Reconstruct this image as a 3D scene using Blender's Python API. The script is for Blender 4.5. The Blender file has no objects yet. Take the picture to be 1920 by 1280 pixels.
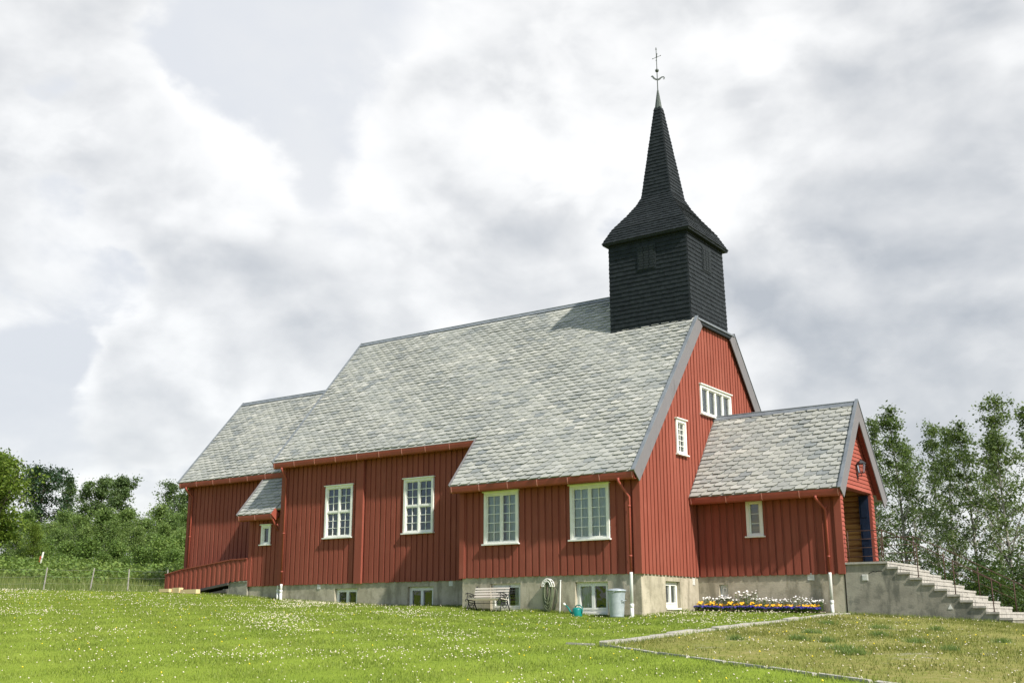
import bpy, bmesh, math, random
import numpy as np
from mathutils import Vector, Matrix
random.seed(7)
RNG = np.random.default_rng(11)
SC = bpy.context.scene
COL = SC.collection

# ------------------------------------------------------------------ camera
cam = bpy.data.cameras.new("camera")
cam_ob = bpy.data.objects.new("camera", cam)
COL.objects.link(cam_ob)
SC.camera = cam_ob
cam.lens = 38.52
cam.sensor_width = 36.0
cam.clip_end = 3000
_a, _b, _c = math.radians(14.236), math.radians(34.722), math.radians(-0.128)
_f = Vector((-math.sin(_b) * math.cos(_a), math.cos(_b) * math.cos(_a), math.sin(_a)))
_r = Vector((math.cos(_b), math.sin(_b), 0))
_u = _r.cross(_f)
_r2 = _r * math.cos(_c) + _u * math.sin(_c)
_u2 = -_r * math.sin(_c) + _u * math.cos(_c)
cam_ob.matrix_world = Matrix(((_r2.x, _u2.x, -_f.x, 16.007), (_r2.y, _u2.y, -_f.y, -29.928),
                              (_r2.z, _u2.z, -_f.z, -1.348), (0, 0, 0, 1)))

# ------------------------------------------------------------------ world, sun, exposure
SUN_EL, SUN_OFF = math.radians(44), math.radians(14)
sun_dir = Vector((math.cos(SUN_EL) * math.cos(SUN_OFF), -math.cos(SUN_EL) * math.sin(SUN_OFF), math.sin(SUN_EL)))
sl = bpy.data.lights.new("sun", 'SUN')
sl.energy = 4.6
sl.angle = math.radians(1.6)
sl.color = (1.0, 0.94, 0.86)
so = bpy.data.objects.new("sun", sl)
COL.objects.link(so)
so.rotation_euler = sun_dir.to_track_quat('Z', 'Y').to_euler()
so.location = (20, -20, 40)

SC.view_settings.view_transform = 'Standard'
SC.view_settings.look = 'None'
SC.view_settings.exposure = 0.5
SC.view_settings.gamma = 1.0
SC.view_settings.use_curve_mapping = False

W = bpy.data.worlds.new("World")
SC.world = W
W.use_nodes = True


class NT:
    """small helper for writing node trees"""
    def __init__(self, tree):
        self.t = tree
        self.n = tree.nodes
        self.l = tree.links

    def node(self, kind, **kw):
        nd = self.n.new(kind)
        for k, v in kw.items():
            setattr(nd, k, v)
        return nd

    def link(self, a, b):
        self.l.new(a, b)

    def put(self, sock, v):
        if isinstance(v, bpy.types.NodeSocket):
            self.l.new(v, sock)
        else:
            sock.default_value = v

    def math(self, op, a, b=0.0, c=None, clamp=False):
        nd = self.node('ShaderNodeMath', operation=op, use_clamp=clamp)
        self.put(nd.inputs[0], a)
        self.put(nd.inputs[1], b)
        if c is not None:
            self.put(nd.inputs[2], c)
        return nd.outputs[0]

    def vmath(self, op, a, b=None, scale=None):
        nd = self.node('ShaderNodeVectorMath', operation=op)
        self.put(nd.inputs[0], a)
        if b is not None:
            self.put(nd.inputs[1], b)
        if scale is not None:
            self.put(nd.inputs[3], scale)
        return nd.outputs[1] if op in ('DOT_PRODUCT', 'LENGTH') else nd.outputs[0]

    def noise(self, vec, scale, detail=4.0, rough=0.55, dist=0.0, color=False):
        nd = self.node('ShaderNodeTexNoise')
        self.put(nd.inputs['Vector'], vec)
        nd.inputs['Scale'].default_value = scale
        nd.inputs['Detail'].default_value = detail
        nd.inputs['Roughness'].default_value = rough
        nd.inputs['Distortion'].default_value = dist
        return nd.outputs['Color' if color else 'Fac']

    def remap(self, v, a, b, c=0.0, d=1.0, smooth=True):
        nd = self.node('ShaderNodeMapRange')
        nd.interpolation_type = 'SMOOTHSTEP' if smooth else 'LINEAR'
        self.put(nd.inputs[0], v)
        nd.inputs[1].default_value = a
        nd.inputs[2].default_value = b
        self.put(nd.inputs[3], c)
        self.put(nd.inputs[4], d)
        return nd.outputs[0]

    def mix(self, fac, a, b):
        nd = self.node('ShaderNodeMix', data_type='RGBA')
        self.put(nd.inputs[0], fac)
        self.put(nd.inputs[6], a if isinstance(a, bpy.types.NodeSocket) else (*a, 1.0))
        self.put(nd.inputs[7], b if isinstance(b, bpy.types.NodeSocket) else (*b, 1.0))
        return nd.outputs[2]

    def ramp(self, fac, stops):
        nd = self.node('ShaderNodeValToRGB')
        cr = nd.color_ramp
        while len(cr.elements) < len(stops):
            cr.elements.new(0.5)
        for e, (p, c) in zip(cr.elements, stops):
            e.position = p
            e.color = (*c, 1.0)
        self.put(nd.inputs[0], fac)
        return nd.outputs[0]


def build_world():
    t = NT(W.node_tree)
    t.n.clear()
    out = t.node('ShaderNodeOutputWorld')
    sky = t.node('ShaderNodeTexSky')
    sky.sky_type = 'NISHITA'
    sky.sun_disc = False
    sky.sun_elevation = SUN_EL
    sky.sun_rotation = math.atan2(sun_dir.x, sun_dir.y)
    bg = t.node('ShaderNodeBackground')
    t.link(sky.outputs[0], bg.inputs[0])
    bg.inputs[1].default_value = 0.11
    d = t.node('ShaderNodeTexCoord').outputs['Generated']
    sep = t.node('ShaderNodeSeparateXYZ')
    t.link(d, sep.inputs[0])
    p = t.vmath('MULTIPLY', d, (1.0, 1.0, 1.6))
    warp = t.vmath('SCALE', t.vmath('SUBTRACT', t.noise(p, 4.0, 2.0, 0.5, color=True), (0.5, 0.5, 0.5)), scale=0.07)
    pw = t.vmath('ADD', p, warp)
    big = t.noise(pw, 3.0, 3.0, 0.45)
    puff = t.noise(pw, 9.0, 10.0, 0.55)
    # the same puffs seen a little towards the light: the difference models lit tops and grey undersides
    up = t.vmath('ADD', pw, (0.020, -0.004, 0.040))
    body = t.noise(pw, 5.0, 6.0, 0.5)
    relief = t.math('SUBTRACT', body, t.noise(up, 5.0, 6.0, 0.5))

    def blob(v, inner, outer):
        """soft patch of sky round a compass direction"""
        v = Vector(v).normalized()
        dt = t.vmath('DOT_PRODUCT', d, tuple(v))
        k = 1.6 * (math.cos(math.radians(inner)) - math.cos(math.radians(outer)))
        return t.remap(t.math('ADD', dt, t.math('MULTIPLY', t.math('ADD', t.math('SUBTRACT', body, 0.5), t.math('MULTIPLY', t.math('SUBTRACT', puff, 0.5), 0.8)), k)),
                       math.cos(math.radians(outer)), math.cos(math.radians(inner)))
    cov = t.math('ADD', t.math('MULTIPLY', big, 0.6), t.math('ADD', t.math('MULTIPLY', body, 0.4), t.math('MULTIPLY', t.math('SUBTRACT', puff, 0.5), 0.26)))
    shade = t.noise(t.vmath('ADD', pw, (3.1, 1.7, 0.4)), 2.4, 4.0, 0.5)
    bright = t.math('ADD', t.math('MULTIPLY', t.math('SUBTRACT', shade, 0.5), 1.0), 0.62)
    bright = t.math('ADD', bright, t.math('MULTIPLY', relief, 2.6))
    bright = t.math('ADD', bright, t.math('MULTIPLY', t.math('SUBTRACT', puff, 0.5), 0.36))
    # the sky clears towards the south, behind the viewer, where the sun stands
    north = t.remap(t.vmath('DOT_PRODUCT', d, (-0.57, 0.82, 0.0)), -0.25, 0.45)
    cov = t.math('ADD', cov, t.math('MULTIPLY', t.math('SUBTRACT', north, 1.0), 0.14))
    for v, i, o, dc, db in SKY_BLOBS:
        b = blob(v, i, o)
        if dc:
            cov = t.math('ADD', cov, t.math('MULTIPLY', b, dc))
        if db:
            bright = t.math('ADD', bright, t.math('MULTIPLY', b, db))
    veil = t.mix(t.remap(sep.outputs[2], 0.0, 0.5), (0.72, 0.745, 0.785), (0.82, 0.845, 0.89))
    veil = t.mix(t.remap(t.math('ADD', t.math('MULTIPLY', puff, 0.5), t.math('MULTIPLY', body, 0.5)), 0.40, 0.62, 0.0, 0.65), veil, (0.90, 0.91, 0.92))
    bright = t.math('ADD', bright, t.remap(cov, 0.70, 0.46, -0.12, 0.26))
    cover = t.remap(cov, 0.42, 0.535)
    cloudc = t.ramp(bright, [(0.0, (0.53, 0.56, 0.60)), (0.28, (0.68, 0.70, 0.725)), (0.55, (0.83, 0.84, 0.85)),
                             (0.80, (0.98, 0.985, 0.985)), (1.0, (1.07, 1.07, 1.065))])
    col = t.mix(cover, veil, cloudc)
    em = t.node('ShaderNodeBackground')
    t.link(col, em.inputs[0])
    em.inputs[1].default_value = 0.71
    mx = t.node('ShaderNodeMixShader')
    t.put(mx.inputs[0], t.math('MULTIPLY', t.math('MAXIMUM', north, t.remap(cov, 0.40, 0.55)), 0.92))
    t.link(bg.outputs[0], mx.inputs[1])
    t.link(em.outputs[0], mx.inputs[2])
    t.link(mx.outputs[0], out.inputs[0])


# direction, inner and outer radius in degrees, more cloud, more brightness
SKY_BLOBS = [
    ((-0.394, 0.801, 0.452), 3, 9, 0.25, 0.42),
    ((-0.643, 0.603, 0.472), 2, 8, -0.12, 0.05),
    ((-0.246, 0.936, 0.254), 4, 11, 0.2, -0.3),
    ((-0.816, 0.495, 0.300), 2, 8, 0.10, -0.08),
    ((-0.564, 0.722, 0.400), 2, 6, 0.2, 0.22),
    ((-0.722, 0.642, 0.258), 2, 6, 0.10, 0.08),
    ((-0.360, 0.907, 0.216), 0.8, 2.6, 0.3, 0.42),
    ((-0.741, 0.560, 0.372), 2, 6, 0.2, 0.2),
    ((-0.778, 0.439, 0.450), 2, 8, 0.2, -0.12),
    ((-0.782, 0.592, 0.194), 2, 5, 0.2, 0.15),
    ((-0.842, 0.511, 0.174), 2, 5, -0.1, -0.12),
    ((-0.232, 0.886, 0.400), 3, 9, 0.2, 0.08),
    ((-0.539, 0.777, 0.325), 2, 7, 0.2, 0.10),
]
build_world()

# ------------------------------------------------------------------ materials
def new_mat(name):
    m = bpy.data.materials.new(name)
    m.use_nodes = True
    t = NT(m.node_tree)
    t.n.clear()
    out = t.node('ShaderNodeOutputMaterial')
    return m, t, out


def principled(t, out, color, rough=0.7, metal=0.0, bump=None, bump_d=0.01, spec=0.3):
    p = t.node('ShaderNodeBsdfPrincipled')
    t.put(p.inputs['Base Color'], color if isinstance(color, bpy.types.NodeSocket) else (*color, 1.0))
    t.put(p.inputs['Roughness'], rough)
    p.inputs['Metallic'].default_value = metal
    p.inputs['Specular IOR Level'].default_value = spec
    if bump is not None:
        b = t.node('ShaderNodeBump')
        b.inputs['Distance'].default_value = bump_d
        b.inputs['Strength'].default_value = 0.6
        t.link(bump, b.inputs['Height'])
        t.link(b.outputs[0], p.inputs['Normal'])
    t.link(p.outputs[0], out.inputs[0])
    return p


def obj_coord(t):
    return t.node('ShaderNodeTexCoord').outputs['Object']


def scaled(t, v, s):
    return t.vmath('MULTIPLY', v, s)


def island(t):
    return t.node('ShaderNodeNewGeometry').outputs['Random Per Island']


def painted_wood(name, c1, c2, c3, rough=0.75, along=(9, 9, 0.7), wear=0.0):
    """painted boards: every board its own tint, streaks along the grain"""
    m, t, out = new_mat(name)
    v = obj_coord(t)
    st = t.noise(scaled(t, v, along), 3.0, 6.0, 0.6)
    pat = t.noise(v, 0.7, 4.0)
    r = island(t)
    c = t.mix(t.math('ADD', t.math('MULTIPLY', r, 0.55), t.math('MULTIPLY', st, 0.45)), c1, c2)
    c = t.mix(t.remap(pat, 0.45, 0.75, 0.0, 0.6), c, c3)
    fade = t.noise(t.vmath('ADD', scaled(t, v, (along[0] * .5, along[1] * .5, along[2] * .6)), (7.0, 3.0, 5.0)), 1.6, 6.0, 0.65)
    c = t.mix(t.remap(fade, 0.55, 0.75, 0.0, 0.45), c, tuple(min(1.0, q * 1.35 + .012) for q in c3))
    c = t.mix(t.remap(fade, 0.45, 0.28, 0.0, 0.5), c, tuple(q * .62 for q in c1))
    principled(t, out, c, rough, bump=st, bump_d=0.004, spec=0.2)
    return m


def noisy(name, c1, c2, scale=3.0, rough=0.8, bump_d=0.006, metal=0.0, detail=6.0, spec=0.3):
    m, t, out = new_mat(name)
    v = obj_coord(t)
    n = t.noise(v, scale, detail, 0.6)
    c = t.mix(t.remap(n, 0.3, 0.7), c1, c2)
    principled(t, out, c, rough, metal, bump=t.noise(v, scale * 7, 4.0), bump_d=bump_d, spec=spec)
    return m


M = {}
M['red'] = painted_wood('red_paint', (0.225, 0.062, 0.040), (0.275, 0.076, 0.050), (0.29, 0.090, 0.061))
M['red_flat'] = noisy('red_trim', (0.26, 0.062, 0.040), (0.31, 0.074, 0.048), 2.0, 0.6)
M['red_lap'] = painted_wood('red_lap_boards', (0.27, 0.068, 0.048), (0.33, 0.085, 0.060), (0.34, 0.10, 0.072), along=(9, 0.7, 9))
M['joint'] = noisy('gutter_joint', (0.48, 0.20, 0.16), (0.54, 0.25, 0.20), 8.0, 0.5)
M['white'] = noisy('white_paint', (0.72, 0.72, 0.66), (0.80, 0.80, 0.75), 4.0, 0.5, 0.002)
M['tar'] = painted_wood('tarred_shingle', (0.009, 0.012, 0.0135), (0.023, 0.029, 0.032), (0.014, 0.018, 0.020), 0.65, (6, 6, 6))
M['lattice'] = noisy('tarred_lattice', (0.010, 0.014, 0.016), (0.020, 0.026, 0.029), 20.0, 0.7)
M['grey_wood'] = painted_wood('weathered_bargeboard', (0.135, 0.130, 0.135), (0.20, 0.193, 0.20), (0.16, 0.155, 0.16), 0.8, (8, 3, 1.2))
M['zinc'] = noisy('zinc_flashing', (0.16, 0.18, 0.20), (0.22, 0.245, 0.265), 3.0, 0.5, 0.002, 0.2)
M['iron'] = noisy('rusty_iron', (0.055, 0.030, 0.024), (0.10, 0.055, 0.042), 30.0, 0.8)
M['copper'] = noisy('aged_metal', (0.06, 0.075, 0.068), (0.11, 0.125, 0.112), 15.0, 0.55, metal=0.3)
M['black_iron'] = noisy('black_iron', (0.012, 0.013, 0.015), (0.03, 0.03, 0.033), 30.0, 0.5)
M['pipe_white'] = noisy('white_pipe', (0.66, 0.67, 0.64), (0.76, 0.77, 0.74), 4.0, 0.4, 0.001)
M['blue'] = noisy('dark_blue_paint', (0.008, 0.016, 0.036), (0.012, 0.023, 0.050), 4.0, 0.5)
M['pine'] = painted_wood('pale_timber', (0.62, 0.47, 0.25), (0.72, 0.56, 0.33), (0.66, 0.52, 0.31), 0.7, (1, 6, 6))
M['dark_deck'] = painted_wood('weathered_deck', (0.05, 0.048, 0.042), (0.10, 0.095, 0.085), (0.08, 0.075, 0.065), 0.85, (1, 6, 6))
M['bench_wood'] = painted_wood('worn_bench_slats', (0.50, 0.45, 0.38), (0.64, 0.60, 0.53), (0.45, 0.38, 0.31), 0.8, (1, 9, 9))
M['galv'] = noisy('galvanised_steel', (0.31, 0.36, 0.39), (0.43, 0.48, 0.51), 6.0, 0.42, 0.003, 0.25)
M['teal'] = noisy('teal_plastic', (0.004, 0.17, 0.15), (0.008, 0.23, 0.20), 6.0, 0.35, 0.001)
M['hose'] = noisy('hose_rubber', (0.10, 0.12, 0.07), (0.17, 0.19, 0.11), 12.0, 0.5, 0.001)
M['soil'] = noisy('soil', (0.035, 0.025, 0.016), (0.07, 0.05, 0.032), 9.0, 0.95, 0.03)
M['kerb'] = noisy('kerb_concrete', (0.27, 0.26, 0.22), (0.39, 0.375, 0.33), 5.0, 0.9, 0.01)
M['red_plastic'] = noisy('red_plastic', (0.35, 0.03, 0.02), (0.42, 0.05, 0.03), 8.0, 0.4, 0.001)
M['stake'] = noisy('weathered_stake', (0.24, 0.23, 0.20), (0.36, 0.34, 0.31), 12.0, 0.9)
M['wire'] = noisy('fence_wire', (0.25, 0.25, 0.25), (0.35, 0.35, 0.35), 12.0, 0.5, metal=0.4)
M['dark'] = noisy('shade_and_crack', (0.012, 0.012, 0.011), (0.020, 0.019, 0.018), 2.0, 0.95)  # near-black colour standing in for room shade; also used for the crack
M['room'] = noisy('room_wall', (0.30, 0.28, 0.23), (0.36, 0.34, 0.29), 1.0, 0.95)
M['plaster_vent'] = noisy('vent_plastic', (0.62, 0.62, 0.58), (0.70, 0.70, 0.66), 9.0, 0.5, 0.001)


def log_mat():
    m, t, out = new_mat('brown_logs')
    v = obj_coord(t)
    st = t.noise(scaled(t, v, (1.2, 8, 14)), 2.0, 7.0, 0.65)
    c = t.ramp(t.math('ADD', t.math('MULTIPLY', st, 0.75), t.math('MULTIPLY', island(t), 0.3)),
               [(0.25, (0.12, 0.055, 0.018)), (0.55, (0.38, 0.20, 0.065)), (0.85, (0.60, 0.36, 0.12))])
    principled(t, out, c, 0.55, bump=st, bump_d=0.01)
    return m


M['logs'] = log_mat()


def slate_mat():
    m, t, out = new_mat('slate')
    r = island(t)
    v = obj_coord(t)
    base = t.ramp(r, [(0.0, (0.205, 0.224, 0.224)), (0.10, (0.282, 0.292, 0.272)), (0.4, (0.330, 0.337, 0.306)),
                      (0.75, (0.366, 0.370, 0.328)), (0.93, (0.40, 0.405, 0.372)), (1.0, (0.46, 0.455, 0.405))])
    big = t.noise(v, 0.5, 5.0, 0.6)
    base = t.mix(t.remap(big, 0.4, 0.7, 0.0, 0.35), base, (0.25, 0.27, 0.255))
    sp = t.noise(v, 14.0, 6.0, 0.7)
    base = t.mix(t.remap(sp, 0.56, 0.72, 0.0, 0.5), base, (0.40, 0.41, 0.365))
    base = t.mix(t.remap(sp, 0.44, 0.30, 0.0, 0.45), base, (0.19, 0.19, 0.165))
    principled(t, out, base, 0.62, bump=t.noise(v, 30.0, 4.0), bump_d=0.006, spec=0.35)
    return m


M['slate'] = slate_mat()


def concrete_mat(name, c1, c2, c3):
    m, t, out = new_mat(name)
    v = obj_coord(t)
    n = t.noise(v, 1.1, 7.0, 0.62)
    st = t.noise(scaled(t, v, (2.2, 2.2, 0.5)), 1.3, 6.0, 0.6)
    c = t.mix(t.remap(n, 0.35, 0.65), c1, c2)
    c = t.mix(t.remap(st, 0.48, 0.66, 0.0, 0.85), c, c3)
    mot = t.noise(t.vmath('ADD', v, (5.0, 2.0, 1.0)), 2.6, 8.0, 0.7)
    c = t.mix(t.remap(mot, 0.50, 0.64, 0.0, 0.6), c, c3)
    c = t.mix(t.remap(mot, 0.46, 0.34, 0.0, 0.5), c, c2)
    fine = t.noise(v, 26.0, 5.0, 0.65)
    c = t.mix(t.remap(fine, 0.50, 0.75, 0.0, 0.35), c, (0.17, 0.16, 0.13))
    principled(t, out, c, 0.92, bump=t.math('ADD', fine, n), bump_d=0.012, spec=0.15)
    return m


M['plinth'] = concrete_mat('plinth_render', (0.37, 0.335, 0.25), (0.48, 0.435, 0.335), (0.24, 0.22, 0.16))
M['stair'] = concrete_mat('stair_concrete', (0.235, 0.225, 0.185), (0.34, 0.325, 0.265), (0.125, 0.128, 0.105))
M['tread'] = noisy('tread_stone', (0.30, 0.285, 0.25), (0.42, 0.40, 0.355), 5.0, 0.9, 0.008)


def glass_mat():
    m, t, out = new_mat('window_glass')
    g = t.node('ShaderNodeBsdfGlossy')
    g.inputs['Roughness'].default_value = 0.03
    g.inputs['Color'].default_value = (0.9, 0.93, 1.0, 1)
    tr = t.node('ShaderNodeBsdfTransparent')
    tr.inputs['Color'].default_value = (0.88, 0.92, 0.90, 1)
    fr = t.node('ShaderNodeFresnel')
    fr.inputs['IOR'].default_value = 1.5
    b = t.node('ShaderNodeBump')
    b.inputs['Distance'].default_value = 0.02
    b.inputs['Strength'].default_value = 0.25
    t.link(t.noise(obj_coord(t), 2.2, 2.0), b.inputs['Height'])
    t.link(b.outputs[0], g.inputs['Normal'])
    mx = t.node('ShaderNodeMixShader')
    t.link(t.math('ADD', t.math('MULTIPLY', fr.outputs[0], 1.2), 0.05, clamp=True), mx.inputs[0])
    t.link(tr.outputs[0], mx.inputs[1])
    t.link(g.outputs[0], mx.inputs[2])
    t.link(mx.outputs[0], out.inputs[0])
    return m


M['glass'] = glass_mat()


def cloth_mat():
    m, t, out = new_mat('curtain_cloth')
    v = obj_coord(t)
    st = t.noise(scaled(t, v, (10, 10, 0.4)), 2.0, 3.0)
    c = t.mix(st, (0.70, 0.76, 0.66), (0.84, 0.87, 0.78))
    d = t.node('ShaderNodeBsdfDiffuse')
    t.link(c, d.inputs[0])
    tl = t.node('ShaderNodeBsdfTranslucent')
    t.link(c, tl.inputs[0])
    mx = t.node('ShaderNodeMixShader')
    mx.inputs[0].default_value = 0.35
    t.link(d.outputs[0], mx.inputs[1])
    t.link(tl.outputs[0], mx.inputs[2])
    t.link(mx.outputs[0], out.inputs[0])
    return m


M['curtain'] = cloth_mat()


def leaf_mat(name, stops, transl=0.35, scale=0.5):
    m, t, out = new_mat(name)
    v = obj_coord(t)
    rnd = t.node('ShaderNodeObjectInfo').outputs['Random']
    f = t.math('ADD', t.math('MULTIPLY', island(t), 0.5), t.math('MULTIPLY', t.noise(v, scale, 3.0), 0.5))
    f = t.math('ADD', f, t.math('MULTIPLY', t.math('SUBTRACT', rnd, 0.5), 0.22))
    c = t.ramp(f, stops)
    d = t.node('ShaderNodeBsdfPrincipled')
    t.link(c, d.inputs['Base Color'])
    d.inputs['Roughness'].default_value = 0.5
    d.inputs['Specular IOR Level'].default_value = 0.25
    tl = t.node('ShaderNodeBsdfTranslucent')
    t.link(t.mix(0.5, c, (0.16, 0.24, 0.03)), tl.inputs[0])
    mx = t.node('ShaderNodeMixShader')
    mx.inputs[0].default_value = transl
    t.link(d.outputs[0], mx.inputs[1])
    t.link(tl.outputs[0], mx.inputs[2])
    t.link(mx.outputs[0], out.inputs[0])
    return m


M['birch_leaf'] = leaf_mat('birch_leaf', [(0.15, (0.068, 0.110, 0.040)), (0.5, (0.120, 0.175, 0.064)), (0.85, (0.19, 0.245, 0.09))], 0.4)
M['wood_leaf'] = leaf_mat('woodland_leaf', [(0.15, (0.095, 0.160, 0.044)), (0.5, (0.160, 0.245, 0.068)), (0.85, (0.25, 0.33, 0.095))], 0.45)
M['bright_leaf'] = leaf_mat('bright_leaf', [(0.15, (0.085, 0.150, 0.020)), (0.5, (0.16, 0.235, 0.034)), (0.85, (0.27, 0.33, 0.06))], 0.42)
M['pine_leaf'] = leaf_mat('pine_needles', [(0.15, (0.016, 0.040, 0.018)), (0.5, (0.030, 0.064, 0.026)), (0.85, (0.055, 0.095, 0.036))], 0.15)
M['dark_leaf'] = leaf_mat('ridge_leaf', [(0.15, (0.080, 0.130, 0.052)), (0.5, (0.120, 0.180, 0.070)), (0.85, (0.17, 0.235, 0.090))], 0.45)
M['bush_leaf'] = leaf_mat('bush_leaf', [(0.15, (0.075, 0.140, 0.030)), (0.5, (0.13, 0.215, 0.045)), (0.85, (0.21, 0.285, 0.068))])
M['shrub_leaf'] = leaf_mat('undergrowth_leaf', [(0.15, (0.024, 0.055, 0.016)), (0.5, (0.045, 0.085, 0.024)), (0.85, (0.075, 0.12, 0.034))])  # dark green leaf colour of the undergrowth shrubs
M['grass'] = leaf_mat('grass_blade', [(0.15, (0.130, 0.195, 0.024)), (0.5, (0.205, 0.270, 0.042)), (0.85, (0.300, 0.345, 0.072))], 0.35, 0.35)
M['dry_grass'] = leaf_mat('dry_grass_blade', [(0.15, (0.11, 0.145, 0.024)), (0.5, (0.205, 0.215, 0.048)), (0.85, (0.34, 0.30, 0.11))], 0.3, 0.5)
M['meadow'] = leaf_mat('meadow_grass', [(0.15, (0.09, 0.14, 0.032)), (0.5, (0.155, 0.20, 0.052)), (0.85, (0.26, 0.265, 0.10))], 0.3, 0.3)
M['plant'] = leaf_mat('flower_bed_leaf', [(0.15, (0.05, 0.10, 0.02)), (0.5, (0.09, 0.16, 0.03)), (0.85, (0.14, 0.22, 0.05))], 0.3, 3.0)
M['bark_birch'] = noisy('birch_bark', (0.10, 0.09, 0.08), (0.42, 0.40, 0.36), 2.2, 0.9, 0.02)
M['bark_dark'] = noisy('dark_bark', (0.045, 0.035, 0.028), (0.11, 0.085, 0.065), 3.0, 0.95, 0.03)
M['petal_white'] = noisy('white_petal', (0.74, 0.73, 0.68), (0.82, 0.81, 0.78), 6.0, 0.7, 0.001)
M['petal_clover'] = noisy('clover_petal', (0.56, 0.52, 0.38), (0.68, 0.63, 0.48), 2.0, 0.8, 0.001)
M['petal_orange'] = noisy('orange_petal', (0.72, 0.36, 0.015), (0.82, 0.50, 0.03), 9.0, 0.6, 0.001)
M['petal_purple'] = noisy('purple_petal', (0.035, 0.026, 0.22), (0.060, 0.042, 0.34), 9.0, 0.6, 0.001)
M['petal_yellow'] = noisy('yellow_petal', (0.70, 0.55, 0.02), (0.80, 0.65, 0.05), 9.0, 0.6, 0.001)


def ground_mat():
    """lawn, gravelly yard and meadow on one sheet; the borders are straight lines on the ground"""
    m, t, out = new_mat('ground')
    v = obj_coord(t)
    sep = t.node('ShaderNodeSeparateXYZ')
    t.link(v, sep.inputs[0])
    X, Y = sep.outputs[0], sep.outputs[1]
    wob = t.math('MULTIPLY', t.math('SUBTRACT', t.noise(v, 0.8, 4.0), 0.5), 1.2)
    # yard: right of x = 5 and behind the straight kerb that runs to the lower right
    a = t.remap(t.math('SUBTRACT', X, 5.0), -0.04, 0.06)
    b = t.remap(t.math('ADD', t.math('MULTIPLY', t.math('SUBTRACT', X, 5.0), 0.480),
                       t.math('MULTIPLY', t.math('ADD', Y, 11.25), 0.877)), -0.04, 0.06)
    yard = t.math('MULTIPLY', a, b)
    # meadow: beyond the fence line and round the back
    mead = t.remap(t.math('ADD', t.math('ADD', t.math('MULTIPLY', t.math('ADD', X, 27.9), -0.80),
                          t.math('MULTIPLY', t.math('ADD', Y, 4.0), 0.60)), wob), -0.2, 0.3)
    n1 = t.noise(v, 0.35, 5.0, 0.6)
    n2 = t.noise(v, 6.0, 6.0, 0.7)
    n3 = t.noise(v, 30.0, 4.0, 0.7)
    lawn = t.ramp(t.math('ADD', t.math('MULTIPLY', n1, 0.45), t.math('MULTIPLY', n2, 0.55)),
                  [(0.3, (0.130, 0.195, 0.018)), (0.5, (0.190, 0.260, 0.028)), (0.7, (0.250, 0.310, 0.045))])
    lawn = t.mix(t.remap(n3, 0.45, 0.7, 0.0, 0.5), lawn, (0.11, 0.17, 0.018))
    dry = t.ramp(t.math('ADD', t.math('MULTIPLY', n1, 0.3), t.math('MULTIPLY', n2, 0.7)),
                 [(0.3, (0.10, 0.14, 0.024)), (0.46, (0.175, 0.19, 0.042)), (0.58, (0.24, 0.22, 0.075)), (0.72, (0.30, 0.27, 0.14))])
    gp = t.noise(t.vmath('ADD', v, (3.3, 7.7, 0.0)), 0.9, 6.0, 0.68)
    peb = t.node('ShaderNodeTexVoronoi')
    t.link(v, peb.inputs['Vector'])
    peb.inputs['Scale'].default_value = 28.0
    gravel = t.mix(peb.outputs['Distance'], (0.36, 0.345, 0.325), (0.20, 0.19, 0.17))
    dry = t.mix(t.remap(t.math('ADD', gp, t.math('MULTIPLY', t.math('SUBTRACT', n2, 0.5), 0.45)), 0.58, 0.74, 0.0, 0.55), dry, gravel)
    mc = t.ramp(t.math('ADD', t.math('MULTIPLY', n1, 0.5), t.math('MULTIPLY', n2, 0.5)),
                [(0.3, (0.07, 0.105, 0.024)), (0.55, (0.115, 0.15, 0.04)), (0.75, (0.16, 0.185, 0.06))])
    c = t.mix(yard, lawn, dry)
    c = t.mix(mead, c, mc)
    principled(t, out, c, 0.95, bump=t.math('ADD', n2, n3), bump_d=0.03, spec=0.1)
    return m


M['ground'] = ground_mat()


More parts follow.
